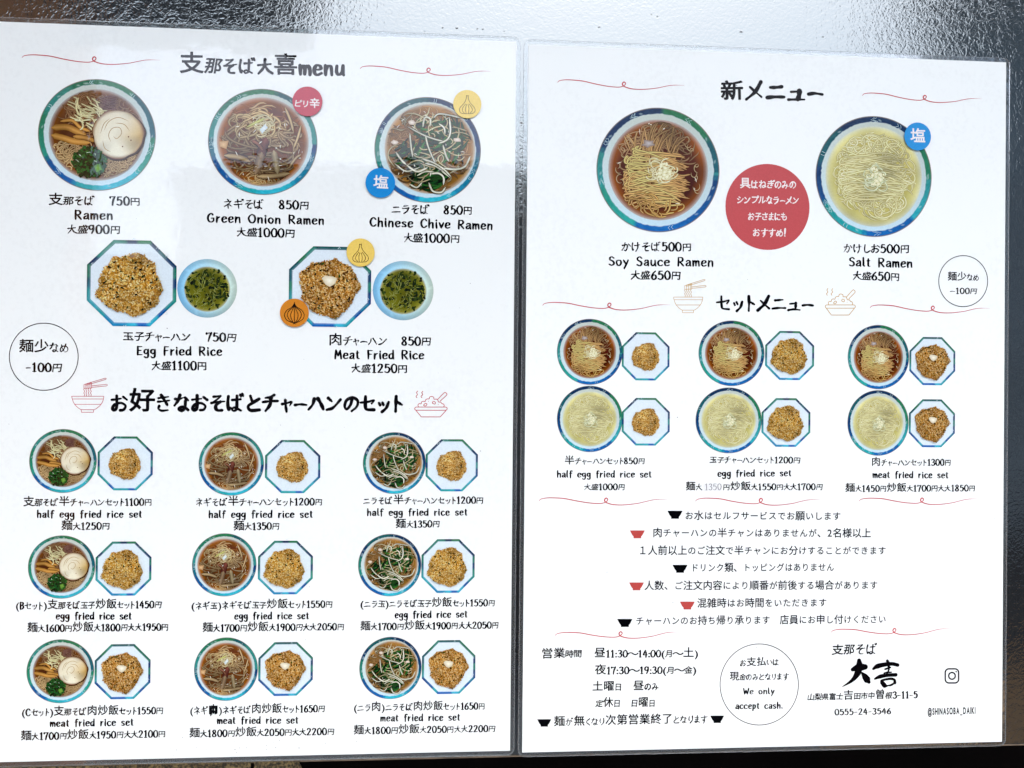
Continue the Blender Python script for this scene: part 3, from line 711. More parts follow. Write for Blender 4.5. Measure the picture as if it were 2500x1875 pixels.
def loops(mb, rnd, n, seedf, r0, r1, a0, a1, w, edge, mid, h, dh, inside, shade=None, amp=.3, squash=.7):
    """curled strands: arcs of wandering radius"""
    made = tries = 0
    while made < n and tries < n * 8:
        tries += 1
        cx, cy = seedf(); r = rnd.uniform(r0, r1); t0 = rnd.uniform(0, 6.28); ar = rnd.uniform(a0, a1) * rnd.choice((-1, 1)); rot = rnd.uniform(-.6, .6); f = rnd.uniform(.4, 1.2); ph = rnd.uniform(0, 6)
        t = np.linspace(0, 1, max(8, int(abs(ar) * 6))); rr = r * (1 + .25 * np.sin(4 * t + ph) + f * .5 * t)
        x, y = rr * np.cos(t0 + ar * t), rr * squash * np.sin(t0 + ar * t)
        p = np.column_stack([cx + x * math.cos(rot) - y * math.sin(rot), cy + x * math.sin(rot) + y * math.cos(rot)])
        p = np.array([q for q in p if inside(*q)])
        if len(p) < 6 or np.max(np.hypot(*np.diff(p, axis=0).T)) > .12: continue
        lay(mb, rnd, p, w, edge, mid, h + made * dh, dh * .4, 1.2, shade, amp); made += 1
    return h + made * dh

def glints(mb, rnd, n, seedf, h, inside, col=(250, 246, 232)):
    for i in range(n):
        x, y = seedf(); a = rnd.uniform(0, 3.14); L = rnd.uniform(.015, .05)
        if inside(x, y): mb.ribbon(smooth([(x - L * math.cos(a), y - L * math.sin(a)), (x, y + .006), (x + L * math.cos(a), y + L * math.sin(a))], 3), rnd.uniform(.006, .014), lin(col), h=h + i * 2e-5, taper=2)

def blob(rnd, c, r, n=14, ir=0.25, sy=1.0, rot=0.0):
    q = []
    for i in range(n):
        a = 2 * math.pi * i / n; rr = r * (1 + rnd.uniform(-ir, ir)); x, y = rr * math.cos(a), rr * sy * math.sin(a)
        q.append((c[0] + x * math.cos(rot) - y * math.sin(rot), c[1] + x * math.sin(rot) + y * math.cos(rot)))
    return q

def circ_in(r, c=(0, 0)): return lambda x, y: (x - c[0]) ** 2 + (y - c[1]) ** 2 < r * r
def rnd_in(rnd, r, c=(0, 0), sy=1.0):
    def f():
        a, q = rnd.uniform(0, 6.283), r * math.sqrt(rnd.random()); return c[0] + q * math.cos(a), c[1] + q * sy * math.sin(a)
    return f

RIMC = [(48, 134, 118), (32, 70, 118), (60, 150, 148), (40, 108, 124), (52, 138, 110), (30, 72, 120)]
def rim_color(rnd, ang, segs):
    up = math.sin(ang); base = np.array(segs[-1][1], float)
    for (a0, c), (a1, c1) in zip(segs, segs[1:] + segs[:1]):
        if ang <= a0:
            base = np.array(c, float)
            if a0 - ang < .07: base = base * .5 + np.array(c1, float) * .5
            break
    base = base + (np.array([0, 58, 92]) * max(0, -up) * .75) - np.array([0, 16, 34]) * max(0, up) * .6 + rnd.uniform(-9, 9)
    return lin(np.clip(base, 8, 250))

def bowl(rnd, inner=0.83, tint=0):
    parts = {}
    m = MB()
    def wc(x, y):
        k = (y + 1) / 2; r = math.hypot(x, y)
        c = np.array([212, 238, 252]) * (1 - k) + np.array([208, 216, 208]) * k + (6 if r > .88 else -4) - (x * 5)
        return lin(np.clip(c, 0, 255))
    m.disc((0, 0), .985, .985, None, 0, 72, wc, 8); parts['bowl'] = m
    r = MB(); n = 150; segs = []; a = 0
    i = rnd.randrange(6)
    while a < 6.3: a += rnd.uniform(.4, 1.0); segs.append((a, RIMC[i % 6])); i += rnd.choice((1, 1, 2))
    rad = [.900, .912, .935, .960, .978, .988, 1.0]
    wv = [rnd.uniform(-.006, .006) for _ in range(n)]
    pts, cols = [], []
    for k, q in enumerate(rad):
        for j in range(n):
            t = 2 * math.pi * j / n; qq = q + (wv[j] if k < 2 else 0); pts.append((qq * math.cos(t), qq * math.sin(t)))
            c = rim_color(rnd, t, segs)
            if k == 0: c = c * .35 + lin((205, 225, 235)) * .65
            if k == 2 and rnd.random() < .07: c = c * .5 + lin((200, 225, 225)) * .5
            if k == 5: c = c * .35 + lin((120, 112, 104)) * .65
            if k == 6: c = lin((182, 176, 166))
            cols.append(c)
    fs = [(k * n + j, (k + 1) * n + j, (k + 1) * n + (j + 1) % n, k * n + (j + 1) % n) for k in range(len(rad) - 1) for j in range(n)]
    r.add(pts, fs, cols, 6e-4)
    for _ in range(7):
        t = rnd.uniform(0, 6.28); dt = rnd.uniform(-.12, .12)
        for q in range(2):
            r.ribbon([(.912 * math.cos(t), .912 * math.sin(t)), (.94 * math.cos(t + dt), .94 * math.sin(t + dt)), (.975 * math.cos(t + dt * .3), .975 * math.sin(t + dt * .3))], .007, lin((196, 222, 226)), h=9e-4 + q * 1e-4); t += rnd.uniform(.03, .07)
    parts['rim'] = r
    return parts

def broth(rnd, r, center, edge, top, cx=0.0, cy=0.0):
    m = MB(); nz = sines(rnd, 6, 5)
    C, Ed, Tp = (np.array(lin(q)) for q in (center, edge, top))
    def col(x, y):
        d = math.hypot(x - cx, y - cy) / r; k = min(1, max(0, (y + .2) * .9)); c = C * (1 - k) + Tp * k
        e = min(1, max(0, (d - .74) / .2)); c = c * (1 - e) + Ed * e
        c = c * (1 + .2 * nz(x * 2, y * 2)); e = max(0, (d - .93) / .07); return np.clip(c * (1 - .6 * e) + lin((214, 224, 226)) * .6 * e, 0, 1)
    m.disc((cx, cy), r, r, None, 9e-4, 72, col, 20); return m

def pic_ramen():
    rnd = random.Random(11); P_ = bowl(rnd); P_['broth'] = broth(rnd, .82, (86, 44, 16), (128, 76, 22), (108, 72, 50))
    n = MB(); ins = circ_in(.79); fl = sines(rnd, 5, 4); sh = sines(rnd, 6, 7); h = 1.1e-3
    h = loops(n, rnd, 120, rnd_in(rnd, .6, (.05, .44), .55), .06, .2, 1.2, 4, .026, (66, 38, 22), (166, 128, 92), h, 3e-5, ins, sh, .45)
    h = loops(n, rnd, 54, rnd_in(rnd, .27, (-.46, -.40)), .06, .18, 1.5, 4.5, .026, (88, 54, 24), (222, 192, 142), h, 3e-5, ins, sh, .4)
    h = loops(n, rnd, 70, rnd_in(rnd, .28, (.42, -.55), .8), .06, .18, 1.2, 4, .026, (86, 58, 30), (214, 184, 136), h, 3e-5, ins, sh, .4)
    for i in range(9):
        y = .5 + .03 * i; lay(n, rnd, smooth([(.05, y - .1), (.2, y - .04), (.36, y - .06)], 5), .02, (84, 50, 48), (150, 112, 104), h, 1e-5, 2); h += 3e-5
    P_['noodles'] = n
    b = MB()
    for pts, w in (([(-.77,.10),(-.52,.12),(-.36,.06),(-.18,-.02)], .10), ([(-.62,.22),(-.42,.24),(-.28,.12),(-.12,.06)], .07), ([(-.77,-.03),(-.55,-.08),(-.38,-.13),(-.1,-.14)], .11), ([(-.4,-.04),(-.2,-.06),(0,-.12)], .09)):
        q = smooth(pts, 7); lay(b, rnd, q, w * 1.12, (58, 32, 12), (100, 62, 24), h, 1e-4, 2); h += 1e-4
        lay(b, rnd, q, w, (150, 102, 42), (204, 156, 84), h, 1e-4, 2, sh, .15); h += 2e-4
    P_['bamboo_shoots'] = b
    s = MB()
    h = strands(s, rnd, 40, rnd_in(rnd, .2, (-.16, .46), 1.5), lambda x, y: fl(2 * x, 2 * y) * 2.2 + 1.5, .24, .026, (150, 138, 92), (230, 224, 180), h, 3e-5, ins, curl=1.6, shade=sh)
    P_['leek_shreds'] = s
    k = MB(); rr = .435; c0 = (.36, .02); nz = sines(rnd, 8, 6)
    def pc(x, y):
        u, v = (x - c0[0]) / rr, (y - c0[1]) / rr; d = math.hypot(u, v)
        c = lin((242, 237, 216)); t = min(1, max(0, u * .9 + .2 - abs(v + .1) * .5)); c = c * (1 - t) + lin((212, 178, 106)) * t
        c = c * (1 - .22 * max(0, nz(2 * x, 2 * y)) * (d < .9)); t = min(1, max(0, .25 + v * .5 - u * .3)) * .4; c = c * (1 - t) + lin((200, 176, 134)) * t
        g = max(0, (d - .88) / .12); return np.clip(c * (1 - g) + lin((150, 112, 72)) * g, 0, 1)
    N = 60; a = np.linspace(0, 2 * math.pi, N, endpoint=False); wobr = [1 + .025 * math.sin(3 * t + 1) + .02 * math.sin(7 * t) + .01 * math.sin(13 * t) for t in a]
    pts = [c0]; fs = [(0, 1 + i, 1 + (i + 1) % N) for i in range(N)]; Q = 16
    for q in range(1, Q + 1): pts += [(c0[0] + rr * q / Q * w * math.cos(t), c0[1] + rr * q / Q * w * math.sin(t)) for t, w in zip(a, wobr)]
    for q in range(1, Q): fs += [(1 + (q - 1) * N + i, 1 + q * N + i, 1 + q * N + (i + 1) % N, 1 + (q - 1) * N + (i + 1) % N) for i in range(N)]
    k.poly([(c0[0] + .01 + rr * 1.05 * w * math.cos(t), c0[1] - .015 + rr * 1.04 * w * math.sin(t)) for t, w in zip(a, wobr)], lin((70, 44, 22)), h); h += 1e-4
    k.add(pts, fs, [pc(*p) for p in pts], h); h += 1e-4
    for pts in ([(.24,-.12),(.20,0),(.26,.12),(.38,.14),(.42,.04),(.34,-.06),(.28,-.02)], [(.12,.08),(.2,.24),(.36,.32),(.54,.26)], [(.1,-.1),(.14,-.24),(.24,-.3)], [(.3,.22),(.46,.2),(.56,.08)], [(.06,.02),(.12,.2),(.22,.3)]):
        k.ribbon(smooth(pts, 6), .012, lin((176, 146, 100)), h=h, rise=1e-4, taper=3); h += 1e-4
    for q in ((.54, -.02), (.58, -.08), (.44, -.2)): k.poly(blob(rnd, q, .013, 6), lin((110, 66, 28)), h + 3e-4)
    P_['pork_slice'] = k; h += 5e-4
    gm = MB(); gm.poly(blob(rnd, (-.12, -.50), .27, 22, .12), lin((16, 44, 20)), h); h += 1e-4
    for i in range(190):
        x, y = rnd_in(rnd, .28, (-.12, -.50))()
        if not ins(x, y): continue
        c = rnd.choice([(20, 70, 32), (28, 88, 40), (14, 52, 26), (40, 108, 50), (24, 78, 36), (70, 128, 58)]); L = rnd.uniform(.02, .055)
        gm.poly(blob(rnd, (x, y), L, 8, .3, rnd.uniform(.4, .9), rnd.uniform(0, 3)), jit(c, rnd) * .7, h + i * 2e-5, jit(c, rnd) * 1.1)
    gm.poly([(-.04,-.56),(.06,-.52),(.10,-.62),(0,-.68)], lin((92, 146, 56)), h + 4e-3, lin((130, 176, 80))); glints(gm, rnd, 5, rnd_in(rnd, .2, (-.14, -.5)), h + 4.2e-3, ins, (210, 232, 210))
    P_['green_onion'] = gm
    return P_

def pic_negi():
    rnd = random.Random(23); P_ = bowl(rnd, tint=1); P_['broth'] = broth(rnd, .84, (116, 62, 26), (164, 100, 28), (112, 66, 46))
    ins = circ_in(.81); fl = sines(rnd, 5, 3); sh = sines(rnd, 6, 6); n = MB(); h = 1.1e-3
    h = loops(n, rnd, 80, rnd_in(rnd, .76), .08, .3, 1, 3.6, .028, (80, 40, 18), (156, 104, 58), h, 3e-5, ins, sh, .4)
    h = loops(n, rnd, 26, rnd_in(rnd, .3, (.0, -.70), .3), .06, .2, 1.5, 4, .026, (128, 82, 34), (228, 200, 146), h, 3e-5, ins, sh)
    P_['noodles'] = n
    s = MB()
    h = loops(s, rnd, 64, rnd_in(rnd, .6, (-.12, -.1)), .12, .36, .6, 2.2, .050, (70, 44, 28), (188, 158, 114), h, 6e-5, ins, sh, .35)
    h = loops(s, rnd, 34, rnd_in(rnd, .36, (-.14, .36), .7), .1, .3, .8, 2.6, .046, (84, 56, 30), (204, 180, 132), h, 6e-5, ins, sh, .35)
    h = loops(s, rnd, 24, rnd_in(rnd, .36, (.42, -.05), 1.2), .15, .5, .4, 1.2, .050, (84, 56, 40), (188, 162, 122), h, 6e-5, ins, sh, .35)
    for pts, w in (([(.40,.66),(.5,.42),(.56,.2)], .05), ([(.7,.34),(.64,.1),(.56,-.12)], .045), ([(-.7,-.28),(-.45,-.30),(-.22,-.38)], .10), ([(-.1,-.66),(.2,-.64),(.5,-.58)], .09), ([(.5,-.45),(.6,-.3),(.7,-.22)], .05)):
        lay(s, rnd, smooth(pts, 6), w * 1.2, (70, 46, 30), (90, 60, 40), h, 2e-5, 2); h += 6e-5; lay(s, rnd, smooth(pts, 6), w, (142, 112, 78), (206, 182, 138), h, 2e-5, 2, sh, .2); h += 1e-4
    s.poly([(-.8,-.02),(-.62,-.0),(-.66,-.16),(-.78,-.12)], lin((196, 152, 104)), h, lin((232, 198, 152))); h += 1e-4
    P_['leek_slivers'] = s
    k = MB()
    for pts, w, a, b in (([(.06,.08),(.0,-.12),(-.04,-.3)], .17, (86, 42, 36), (138, 82, 68)), ([(-.02,-.2),(-.06,-.38),(-.13,-.62)], .12, (112, 86, 64), (178, 152, 120)), ([(-.2,.02),(-.08,-.05),(.0,-.16)], .07, (104, 62, 48), (158, 108, 84)), ([(.2,-.16),(.24,-.36),(.28,-.6)], .10, (134, 112, 80), (202, 184, 144))):
        lay(k, rnd, smooth(pts, 7), w * 1.12, (52, 30, 22), (60, 36, 26), h, 1e-4, 2); h += 1e-4; lay(k, rnd, smooth(pts, 7), w, a, b, h, 1e-4, 2, sh, .35); h += 3e-4
    P_['meat_strips'] = k
    t = MB()
    h = loops(t, rnd, 20, rnd_in(rnd, .15, (.04, .30)), .04, .14, 1, 3.5, .026, (160, 142, 96), (236, 226, 188), h, 5e-5, ins)
    t.poly([(-.06,.22),(.04,.33),(.09,.27),(-.01,.15)], lin((206, 222, 228)), h, lin((236, 242, 244))); lay(t, rnd, smooth([(-.3,.26),(-.12,.36),(.04,.44)], 5), .05, (150, 150, 70), (216, 214, 140), h + 1e-4, 2e-5, 2)
    glints(t, rnd, 26, rnd_in(rnd, .75), h + 2e-4, ins); P_['leek_topping'] = t
    return P_

def pic_nira():
    rnd = random.Random(37); P_ = bowl(rnd); P_['broth'] = broth(rnd, .85, (120, 82, 40), (170, 124, 52), (150, 108, 70), .04, .02)
    ins = circ_in(.82, (.03, .01)); fl = sines(rnd, 5, 3); sh = sines(rnd, 6, 6); n = MB(); h = 1.1e-3
    h = loops(n, rnd, 190, rnd_in(rnd, .78), .06, .24, 1.2, 4, .029, (74, 42, 16), (190, 148, 94), h, 3e-5, ins, sh, .45)
    P_['noodles'] = n
    gm = MB()
    for c, nn, r0, an in (((.50, .34), 60, .30, -1.2), ((.04, -.54), 60, .28, .4), ((.02, .24), 40, .32, -.1), ((-.16, -.20), 34, .26, .7), ((.46, .02), 30, .26, 1.2), ((-.45, -.1), 12, .18, .6)):
        for i in range(nn):
            x, y = rnd_in(rnd, r0, c)(); a = an + rnd.uniform(-.6, .6); L = rnd.uniform(.08, .2)
            q = smooth([(x - L * math.cos(a), y - L * math.sin(a)), (x + rnd.uniform(-.03, .03), y + rnd.uniform(-.03, .03)), (x + L * math.cos(a + .3), y + L * math.sin(a + .3))], 5)
            if not all(ins(*p) for p in q): continue
            cc = rnd.choice([(30, 84, 36), (40, 106, 44), (22, 58, 26), (66, 134, 58), (48, 92, 42), (20, 44, 22)])
            lay(gm, rnd, q, rnd.uniform(.03, .065), tuple(v * .7 for v in cc), cc, h, 2e-5, 3, sh, .3); h += 3e-5
    P_['chives'] = gm
    s = MB()
    h = loops(s, rnd, 46, rnd_in(rnd, .76), .08, .3, .8, 2.6, .026, (104, 86, 54), (216, 204, 164), h, 4e-5, ins, sh, .35)
    fixed = [[(-.38,.42),(-.05,.26),(.28,.17),(.42,.22)], [(.40,.62),(.42,.35),(.36,.2),(.2,.12)], [(-.05,.28),(.02,.02),(.18,-.3),(.42,-.52)], [(-.1,-.18),(.1,-.24),(.3,-.36),(.44,-.5)], [(-.05,-.26),(.12,-.3),(.3,-.4)], [(.8,-.1),(.7,-.3),(.5,-.36),(.3,-.34)], [(-.34,.3),(-.32,.1),(-.28,-.15)], [(-.62,-.28),(-.4,-.42),(-.15,-.34)], [(-.4,-.3),(-.2,-.42),(0,-.34)], [(.1,.6),(.2,.68),(.42,.66),(.6,.62)], [(-.1,.42),(-.06,.6),(.04,.58),(.04,.44)], [(.02,-.62),(.1,-.78),(.26,-.8),(.34,-.7)], [(.06,-.46),(.2,-.44),(.3,-.52),(.3,-.66)], [(-.2,-.5),(-.05,-.42),(.12,-.42)], [(-.34,-.66),(-.2,-.72),(-.1,-.62)], [(.2,.5),(.3,.42),(.32,.3)], [(-.6,-.06),(-.5,-.2),(-.4,-.3)], [(.28,.1),(.34,-.1),(.4,-.22)]]
    for p in fixed:
        q = smooth(p, 6); lay(s, rnd, q, .046, (60, 56, 36), (80, 76, 50), h, 1e-5, 2); h += 4e-5
        lay(s, rnd, q, .032, (186, 182, 150), (244, 244, 230), h, 3e-5, 2); h += 6e-5
    for c in ((-.3, .5), (.55, .2), (-.62, .12)): s.poly(blob(rnd, c, .07, 10, .2, .6), lin((206, 186, 166)), h, lin((246, 236, 226))); h += 5e-5
    glints(s, rnd, 20, rnd_in(rnd, .75), h, ins); P_['bean_sprouts'] = s
    return P_

def pic_kake(soy=True):
    rnd = random.Random(41 if soy else 53); P_ = bowl(rnd)
    if soy: P_['broth'] = broth(rnd, .81, (74, 22, 4), (150, 84, 22), (96, 48, 28))
    else: P_['broth'] = broth(rnd, .83, (210, 200, 122), (218, 212, 152), (200, 186, 118))
    ins0 = circ_in(.77); sh = sines(rnd, 7, 6); f2 = sines(rnd, 5, 6); n = MB(); h = 1.1e-3
    e, m, w = ((72, 24, 6), (244, 196, 128), .030) if soy else ((172, 158, 78), (252, 246, 200), .031)
    # a tangle behind, then combed bundles folded over in front
    if soy:
        h = loops(n, rnd, 90, rnd_in(rnd, .58, (0, .42), .5), .08, .3, .8, 3, .026, (72, 42, 26), (176, 140, 100), h, 2.5e-5, ins0, sh, .4)
        h = strands(n, rnd, 60, rnd_in(rnd, .45, (-.1, .34), .7), lambda x, y: 1.0 - x * 1.2 + .5 * f2(x, y), .5, .028, (80, 46, 20), (204, 166, 112), h, 2.5e-5, ins0, 16, 1.0, shade=sh, amp=.4)
    else:
        h = loops(n, rnd, 300, rnd_in(rnd, .70, (.04, .1)), .06, .19, 1.5, 5, w, e, m, h, 2.2e-5, circ_in(.74, (.02, 0)), sh, .16)
    for i in range(84 if soy else 90):
        if soy: y0 = rnd.uniform(-.66, .2); half = .52 * math.sqrt(max(.1, 1 - ((y0 + .18) / .62) ** 2))
        else: y0 = rnd.choice((rnd.uniform(-.42, -.1), rnd.uniform(-.1, .3))); half = .55 * math.sqrt(max(.1, 1 - (y0 / .7) ** 2))
        xl, xr = -half + rnd.uniform(-.05, .12), half + rnd.uniform(-.22, .02); sl = rnd.uniform(-.16, .08) if y0 > -.35 else rnd.uniform(-.2, .2)
        am, fr, ph = rnd.uniform(.015, .07), rnd.uniform(4, 8), rnd.uniform(0, 6)
        xs = np.linspace(xl, xr, 20); ys = y0 + sl * xs + am * np.sin(fr * xs + ph) + .07 * np.cos(xs * 2.2)
        hook = rnd.uniform(-.12, .14); p = np.vstack([[(xl + .02, ys[0] + hook), (xl - .03, ys[0] + hook * .45)], np.column_stack([xs, ys])])
        p = smooth(p[[0, 1, 2, 6, 10, 14, 18, 21]], 4); p = np.array([q for q in p if ins0(*q)])
        if len(p) > 8: lay(n, rnd, p, w, e, m, h, 1e-5, 1.2, sh, .42 if soy else .2); h += 2.5e-5
    if soy: h = loops(n, rnd, 22, rnd_in(rnd, .4, (-.05, -.62), .25), .1, .3, .6, 2, w, e, (220, 180, 108), h, 2.5e-5, ins0, sh)
    P_['noodles'] = n
    t = MB(); c = (.07, -.02) if soy else (.02, .0)
    h = loops(t, rnd, 46, rnd_in(rnd, .15, c), .03, .12, 1, 4, .026, (176, 156, 92) if soy else (180, 182, 116), (248, 242, 208) if soy else (240, 244, 220), h, 4e-5, ins0)
    for i in range(26): x, y = rnd_in(rnd, .14, c)(); t.poly(blob(rnd, (x, y), rnd.uniform(.015, .035), 7, .5), lin((232, 226, 180)), h, lin((254, 252, 232))); h += 4e-5
    P_['leek_topping'] = t
    if soy:
        k = MB()
        k.poly(blob(rnd, (-.15, .42), .11, 14, .4, .55), lin((150, 128, 116)), h, lin((206, 200, 200))); h += 1e-4
        for (x, y) in ((.58, -.05), (.62, .1), (-.62, -.16), (-.66, .05), (.52, .38), (-.5, .46), (.62, -.25), (.46, .5), (-.58, .3)):
            for q in range(2):
                a0 = rnd.uniform(0, 6); t_ = np.linspace(a0, a0 + rnd.uniform(2.5, 5), 12); r_ = rnd.uniform(.03, .06)
                k.ribbon(np.column_stack([x + r_ * np.cos(t_), y + r_ * 1.2 * np.sin(t_)]), .014, lin((140, 104, 64)), lin((214, 194, 150)), h=h, rise=2e-5, taper=3); h += 5e-5; x += .02; y -= .06
        glints(k, rnd, 16, rnd_in(rnd, .76), h, lambda x, y: .6 < math.hypot(x, y) < .78); P_['leek_rings'] = k
    return P_

def octo(r): return [(r * math.cos(math.radians(22.5 + 45 * i)), r * math.sin(math.radians(22.5 + 45 * i))) for i in range(8)]
def pic_rice(kind):
    rnd = random.Random({'egg': 61, 'meat': 67, 'half': 71}[kind]); P_ = {}
    k8 = 1 / math.cos(math.radians(22.5))
    m = MB(); o = octo(k8); i_ = octo(k8 * .93)
    m.poly(octo(k8 * .985), lin((230, 242, 252)), 0, lin((234, 243, 248))); P_['plate'] = m
    r = MB(); n = 10; segc = [rnd.choice(RIMC) for _ in range(24)]
    outer, mid_, inner = [], [], []
    for a in range(8):
        for j in range(n):
            t = j / n
            for L, s in ((outer, k8), (mid_, k8 * .965), (inner, k8 * .915)):
                p0, p1 = octo(s)[a], octo(s)[(a + 1) % 8]; L.append((p0[0] + (p1[0] - p0[0]) * t, p0[1] + (p1[1] - p0[1]) * t))
    N = 8 * n
    cols = []
    for L, q in ((outer, .82), (mid_, 1), (inner, .75)):
        for j, p in enumerate(L):
            up = p[1]; b = np.array(segc[(j * 24 // N + 23) % 24], float) + np.array([0, 62, 110]) * max(0, -up) * .7 - np.array([0, 20, 45]) * max(0, up) * .6 + rnd.uniform(-12, 12)
            c = lin(np.clip(b, 8, 250)); cols.append(c * q + (lin((200, 220, 240)) * .25 if q == .75 else 0))
    r.add(outer + mid_ + inner, [(L0 + j, L0 + (j + 1) % N, L0 + N + (j + 1) % N, L0 + N + j) for L0 in (0, N) for j in range(N)], cols, 6e-4)
    r.f = [f[::-1] for f in r.f]
    for _ in range(7):
        a = rnd.uniform(0, 6.28); s = .97 / max(abs(math.cos((a % (math.pi / 4)) - math.pi / 8)), .9); 
        r.ribbon([(s * math.cos(a), s * math.sin(a)), (s * 1.03 * math.cos(a + .03), s * 1.03 * math.sin(a + .03)), (s * .985 * math.cos(a + .06), s * .985 * math.sin(a + .06))], .012, lin((214, 232, 238)), h=9e-4)
    P_['rim'] = r
    R, c0 = {'egg': (.70, (-.03, -.04)), 'meat': (.70, (-.02, -.02)), 'half': (.56, (0, -.02))}[kind]
    a = np.linspace(0, 2 * math.pi, 60, endpoint=False)
    ph = [rnd.uniform(0, 6.28) for _ in range(4)]
    edge = lambda t: R * (1 + .05 * math.sin(3 * t + ph[0]) + .035 * math.sin(5 * t + ph[1]) + .03 * math.sin(9 * t + ph[2]) + .02 * math.sin(14 * t + ph[3]))
    b = MB(); b.poly([(c0[0] + edge(t) * math.cos(t), c0[1] + edge(t) * math.sin(t)) for t in a], lin((150, 108, 54)), 9e-4, lin((176, 130, 66)))
    pal = {'egg': [(232, 182, 92), (218, 162, 68), (240, 202, 124), (198, 140, 50), (250, 224, 162)], 'meat': [(218, 160, 78), (198, 138, 58), (232, 188, 114), (168, 112, 42), (242, 208, 150)], 'half': [(224, 174, 94), (208, 156, 72), (236, 198, 126), (186, 132, 54), (244, 214, 154)]}[kind]
    h = 1.1e-3; ng = 2600 if kind != 'half' else 1700; nz = sines(rnd, 5, 6)
    for i in range(ng):
        t = rnd.uniform(0, 6.283); q = edge(t) * math.sqrt(rnd.random()) * 1.02; x, y = c0[0] + q * math.cos(t), c0[1] + q * math.sin(t)
        sh = 1.0 + .16 * nz(x * 2, y * 2) + .12 * (y - x * .4) - .22 * max(0, (q / R) - .72) / .28
        c = jit(rnd.choice(pal), rnd, .10) * max(.5, sh) * 1.12; L = rnd.uniform(.024, .036)
        an = rnd.uniform(0, 3.14); b.poly(blob(rnd, (x, y), L, 6, .12, .46, an), np.clip(c * .82, 0, 1), h, np.clip(c * 1.14, 0, 1)); h += 1.2e-5
    P_['fried_rice'] = b
    s = MB()
    for i in range({'egg': 46, 'meat': 80, 'half': 30}[kind]):
        t = rnd.uniform(0, 6.283); q = edge(t) * math.sqrt(rnd.random()) * 1.01; x, y = c0[0] + q * math.cos(t), c0[1] + q * math.sin(t)
        cc = rnd.choice([(36, 44, 22), (58, 66, 28), (44, 34, 18), (70, 84, 36)] if kind != 'meat' else [(50, 56, 24), (70, 90, 40), (64, 44, 22), (96, 64, 36), (46, 40, 20)])
        s.poly(blob(rnd, (x, y), rnd.uniform(.022, .045), 7, .3, .5, rnd.uniform(0, 3)), lin(cc), h); h += 2e-5
    P_['herb_flakes'] = s
    if kind == 'meat':
        g_ = MB(); g_.poly([(-.20,.20),(-.12,.27),(.06,.25),(.18,.20),(.13,.07),(.0,-.01),(-.10,.04)], lin((226, 212, 180)), h + 1e-4, lin((255, 250, 236))); P_['garlic_paste'] = g_
    return P_

def pic_soup():
    rnd = random.Random(83); P_ = {}
    m = MB()
    def wc(x, y):
        k = (x + 1) / 2; c = np.array([140, 202, 244]) * (1 - k) + np.array([208, 226, 214]) * k; r = math.hypot(x, y)
        c = c * (1 - .10 * max(0, r - .8) / .2) + (16 if .78 < r < .9 else 0) + y * 6
        return lin(np.clip(c, 0, 252))
    m.disc((0, 0), 1, 1, None, 0, 60, wc, 10); P_['bowl'] = m
    P_['broth'] = broth(rnd, .77, (112, 112, 26), (150, 146, 56), (84, 92, 22), 0, -.03)
    s = MB(); h = 1.2e-3; ins = circ_in(.74, (0, -.03))
    for i in range(240):
        a = rnd.uniform(0, 6.28); q = .74 * math.sqrt(rnd.random()); x, y = q * math.cos(a), q * math.sin(a) - .03
        if x < .1 and y < .1 and rnd.random() < .6: continue
        s.poly(blob(rnd, (x, y), rnd.uniform(.02, .07), 8, .4, rnd.uniform(.5, 1), rnd.uniform(0, 3)), jit(rnd.choice([(24, 40, 14), (40, 58, 20), (58, 76, 26)]), rnd), h); h += 2e-5
    P_['seaweed'] = s
    t = MB(); fl = sines(rnd, 5, 5)
    h = strands(t, rnd, 90, rnd_in(rnd, .66, (-.12, -.14)), lambda x, y: fl(x, y) * 2.4, .16, .014, (110, 116, 44), (184, 190, 112), h, 3e-5, ins, 10, 1.2)
    P_['leek_shreds'] = t
    return P_

PICS = {}
def picture(key, kind, cx, cy, rx, ry):
    first = kind not in PICS
    if first:
        raw = {'ramen': pic_ramen, 'negi': pic_negi, 'nira': pic_nira, 'soy': lambda: pic_kake(True), 'salt': lambda: pic_kake(False), 'egg': lambda: pic_rice('egg'), 'meat': lambda: pic_rice('meat'), 'half': lambda: pic_rice('half'), 'soup': pic_soup}[kind]()
        PICS[kind] = [(nm, mb.mesh(nm)) for nm, mb in raw.items()]
        for nm, me in PICS[kind]: me.materials.append(INKS['L'])
    nm, lab = {'ramen': ('ramen_picture', 'printed ramen bowl with pork slice, bamboo shoots and green onion'), 'negi': ('ramen_picture', 'printed ramen bowl heaped with brown leek slivers and meat'),
               'nira': ('ramen_picture', 'printed ramen bowl with chives and white bean sprouts'), 'soy': ('ramen_picture', 'printed bowl of plain noodles in dark soy broth'),
               'salt': ('ramen_picture', 'printed bowl of plain noodles in pale salt broth'), 'egg': ('fried_rice_picture', 'printed octagonal plate heaped with egg fried rice'),
               'meat': ('fried_rice_picture', 'printed octagonal plate of fried rice with a white dab on top'), 'half': ('fried_rice_picture', 'printed octagonal plate with a small mound of fried rice'),
               'soup': ('soup_picture', 'printed pale blue cup of green seaweed soup')}[kind]
    a = P(cx, cy); ax = np.hypot(*(P(cx + rx, cy) - a)); az = np.hypot(*(P(cx, cy - ry) - a)); root = SHEETS[key]
    base = None
    for i, (pn, me) in enumerate(PICS[kind]):
        if i == 0:
            base = obj(nm, me, None, root, (a[0] - root.location.x, -(PAPER_H + .00006 + (.00003 if kind in ('egg', 'meat', 'half') else 0)), a[1] - root.location.z))
            base.scale = (ax, 0.035, az); base['label'] = lab
            q = base
        else:
            q = obj(pn, me, None, base)
        q.material_slots[0].link = 'OBJECT'; q.material_slots[0].material = INKS[key]
    return base

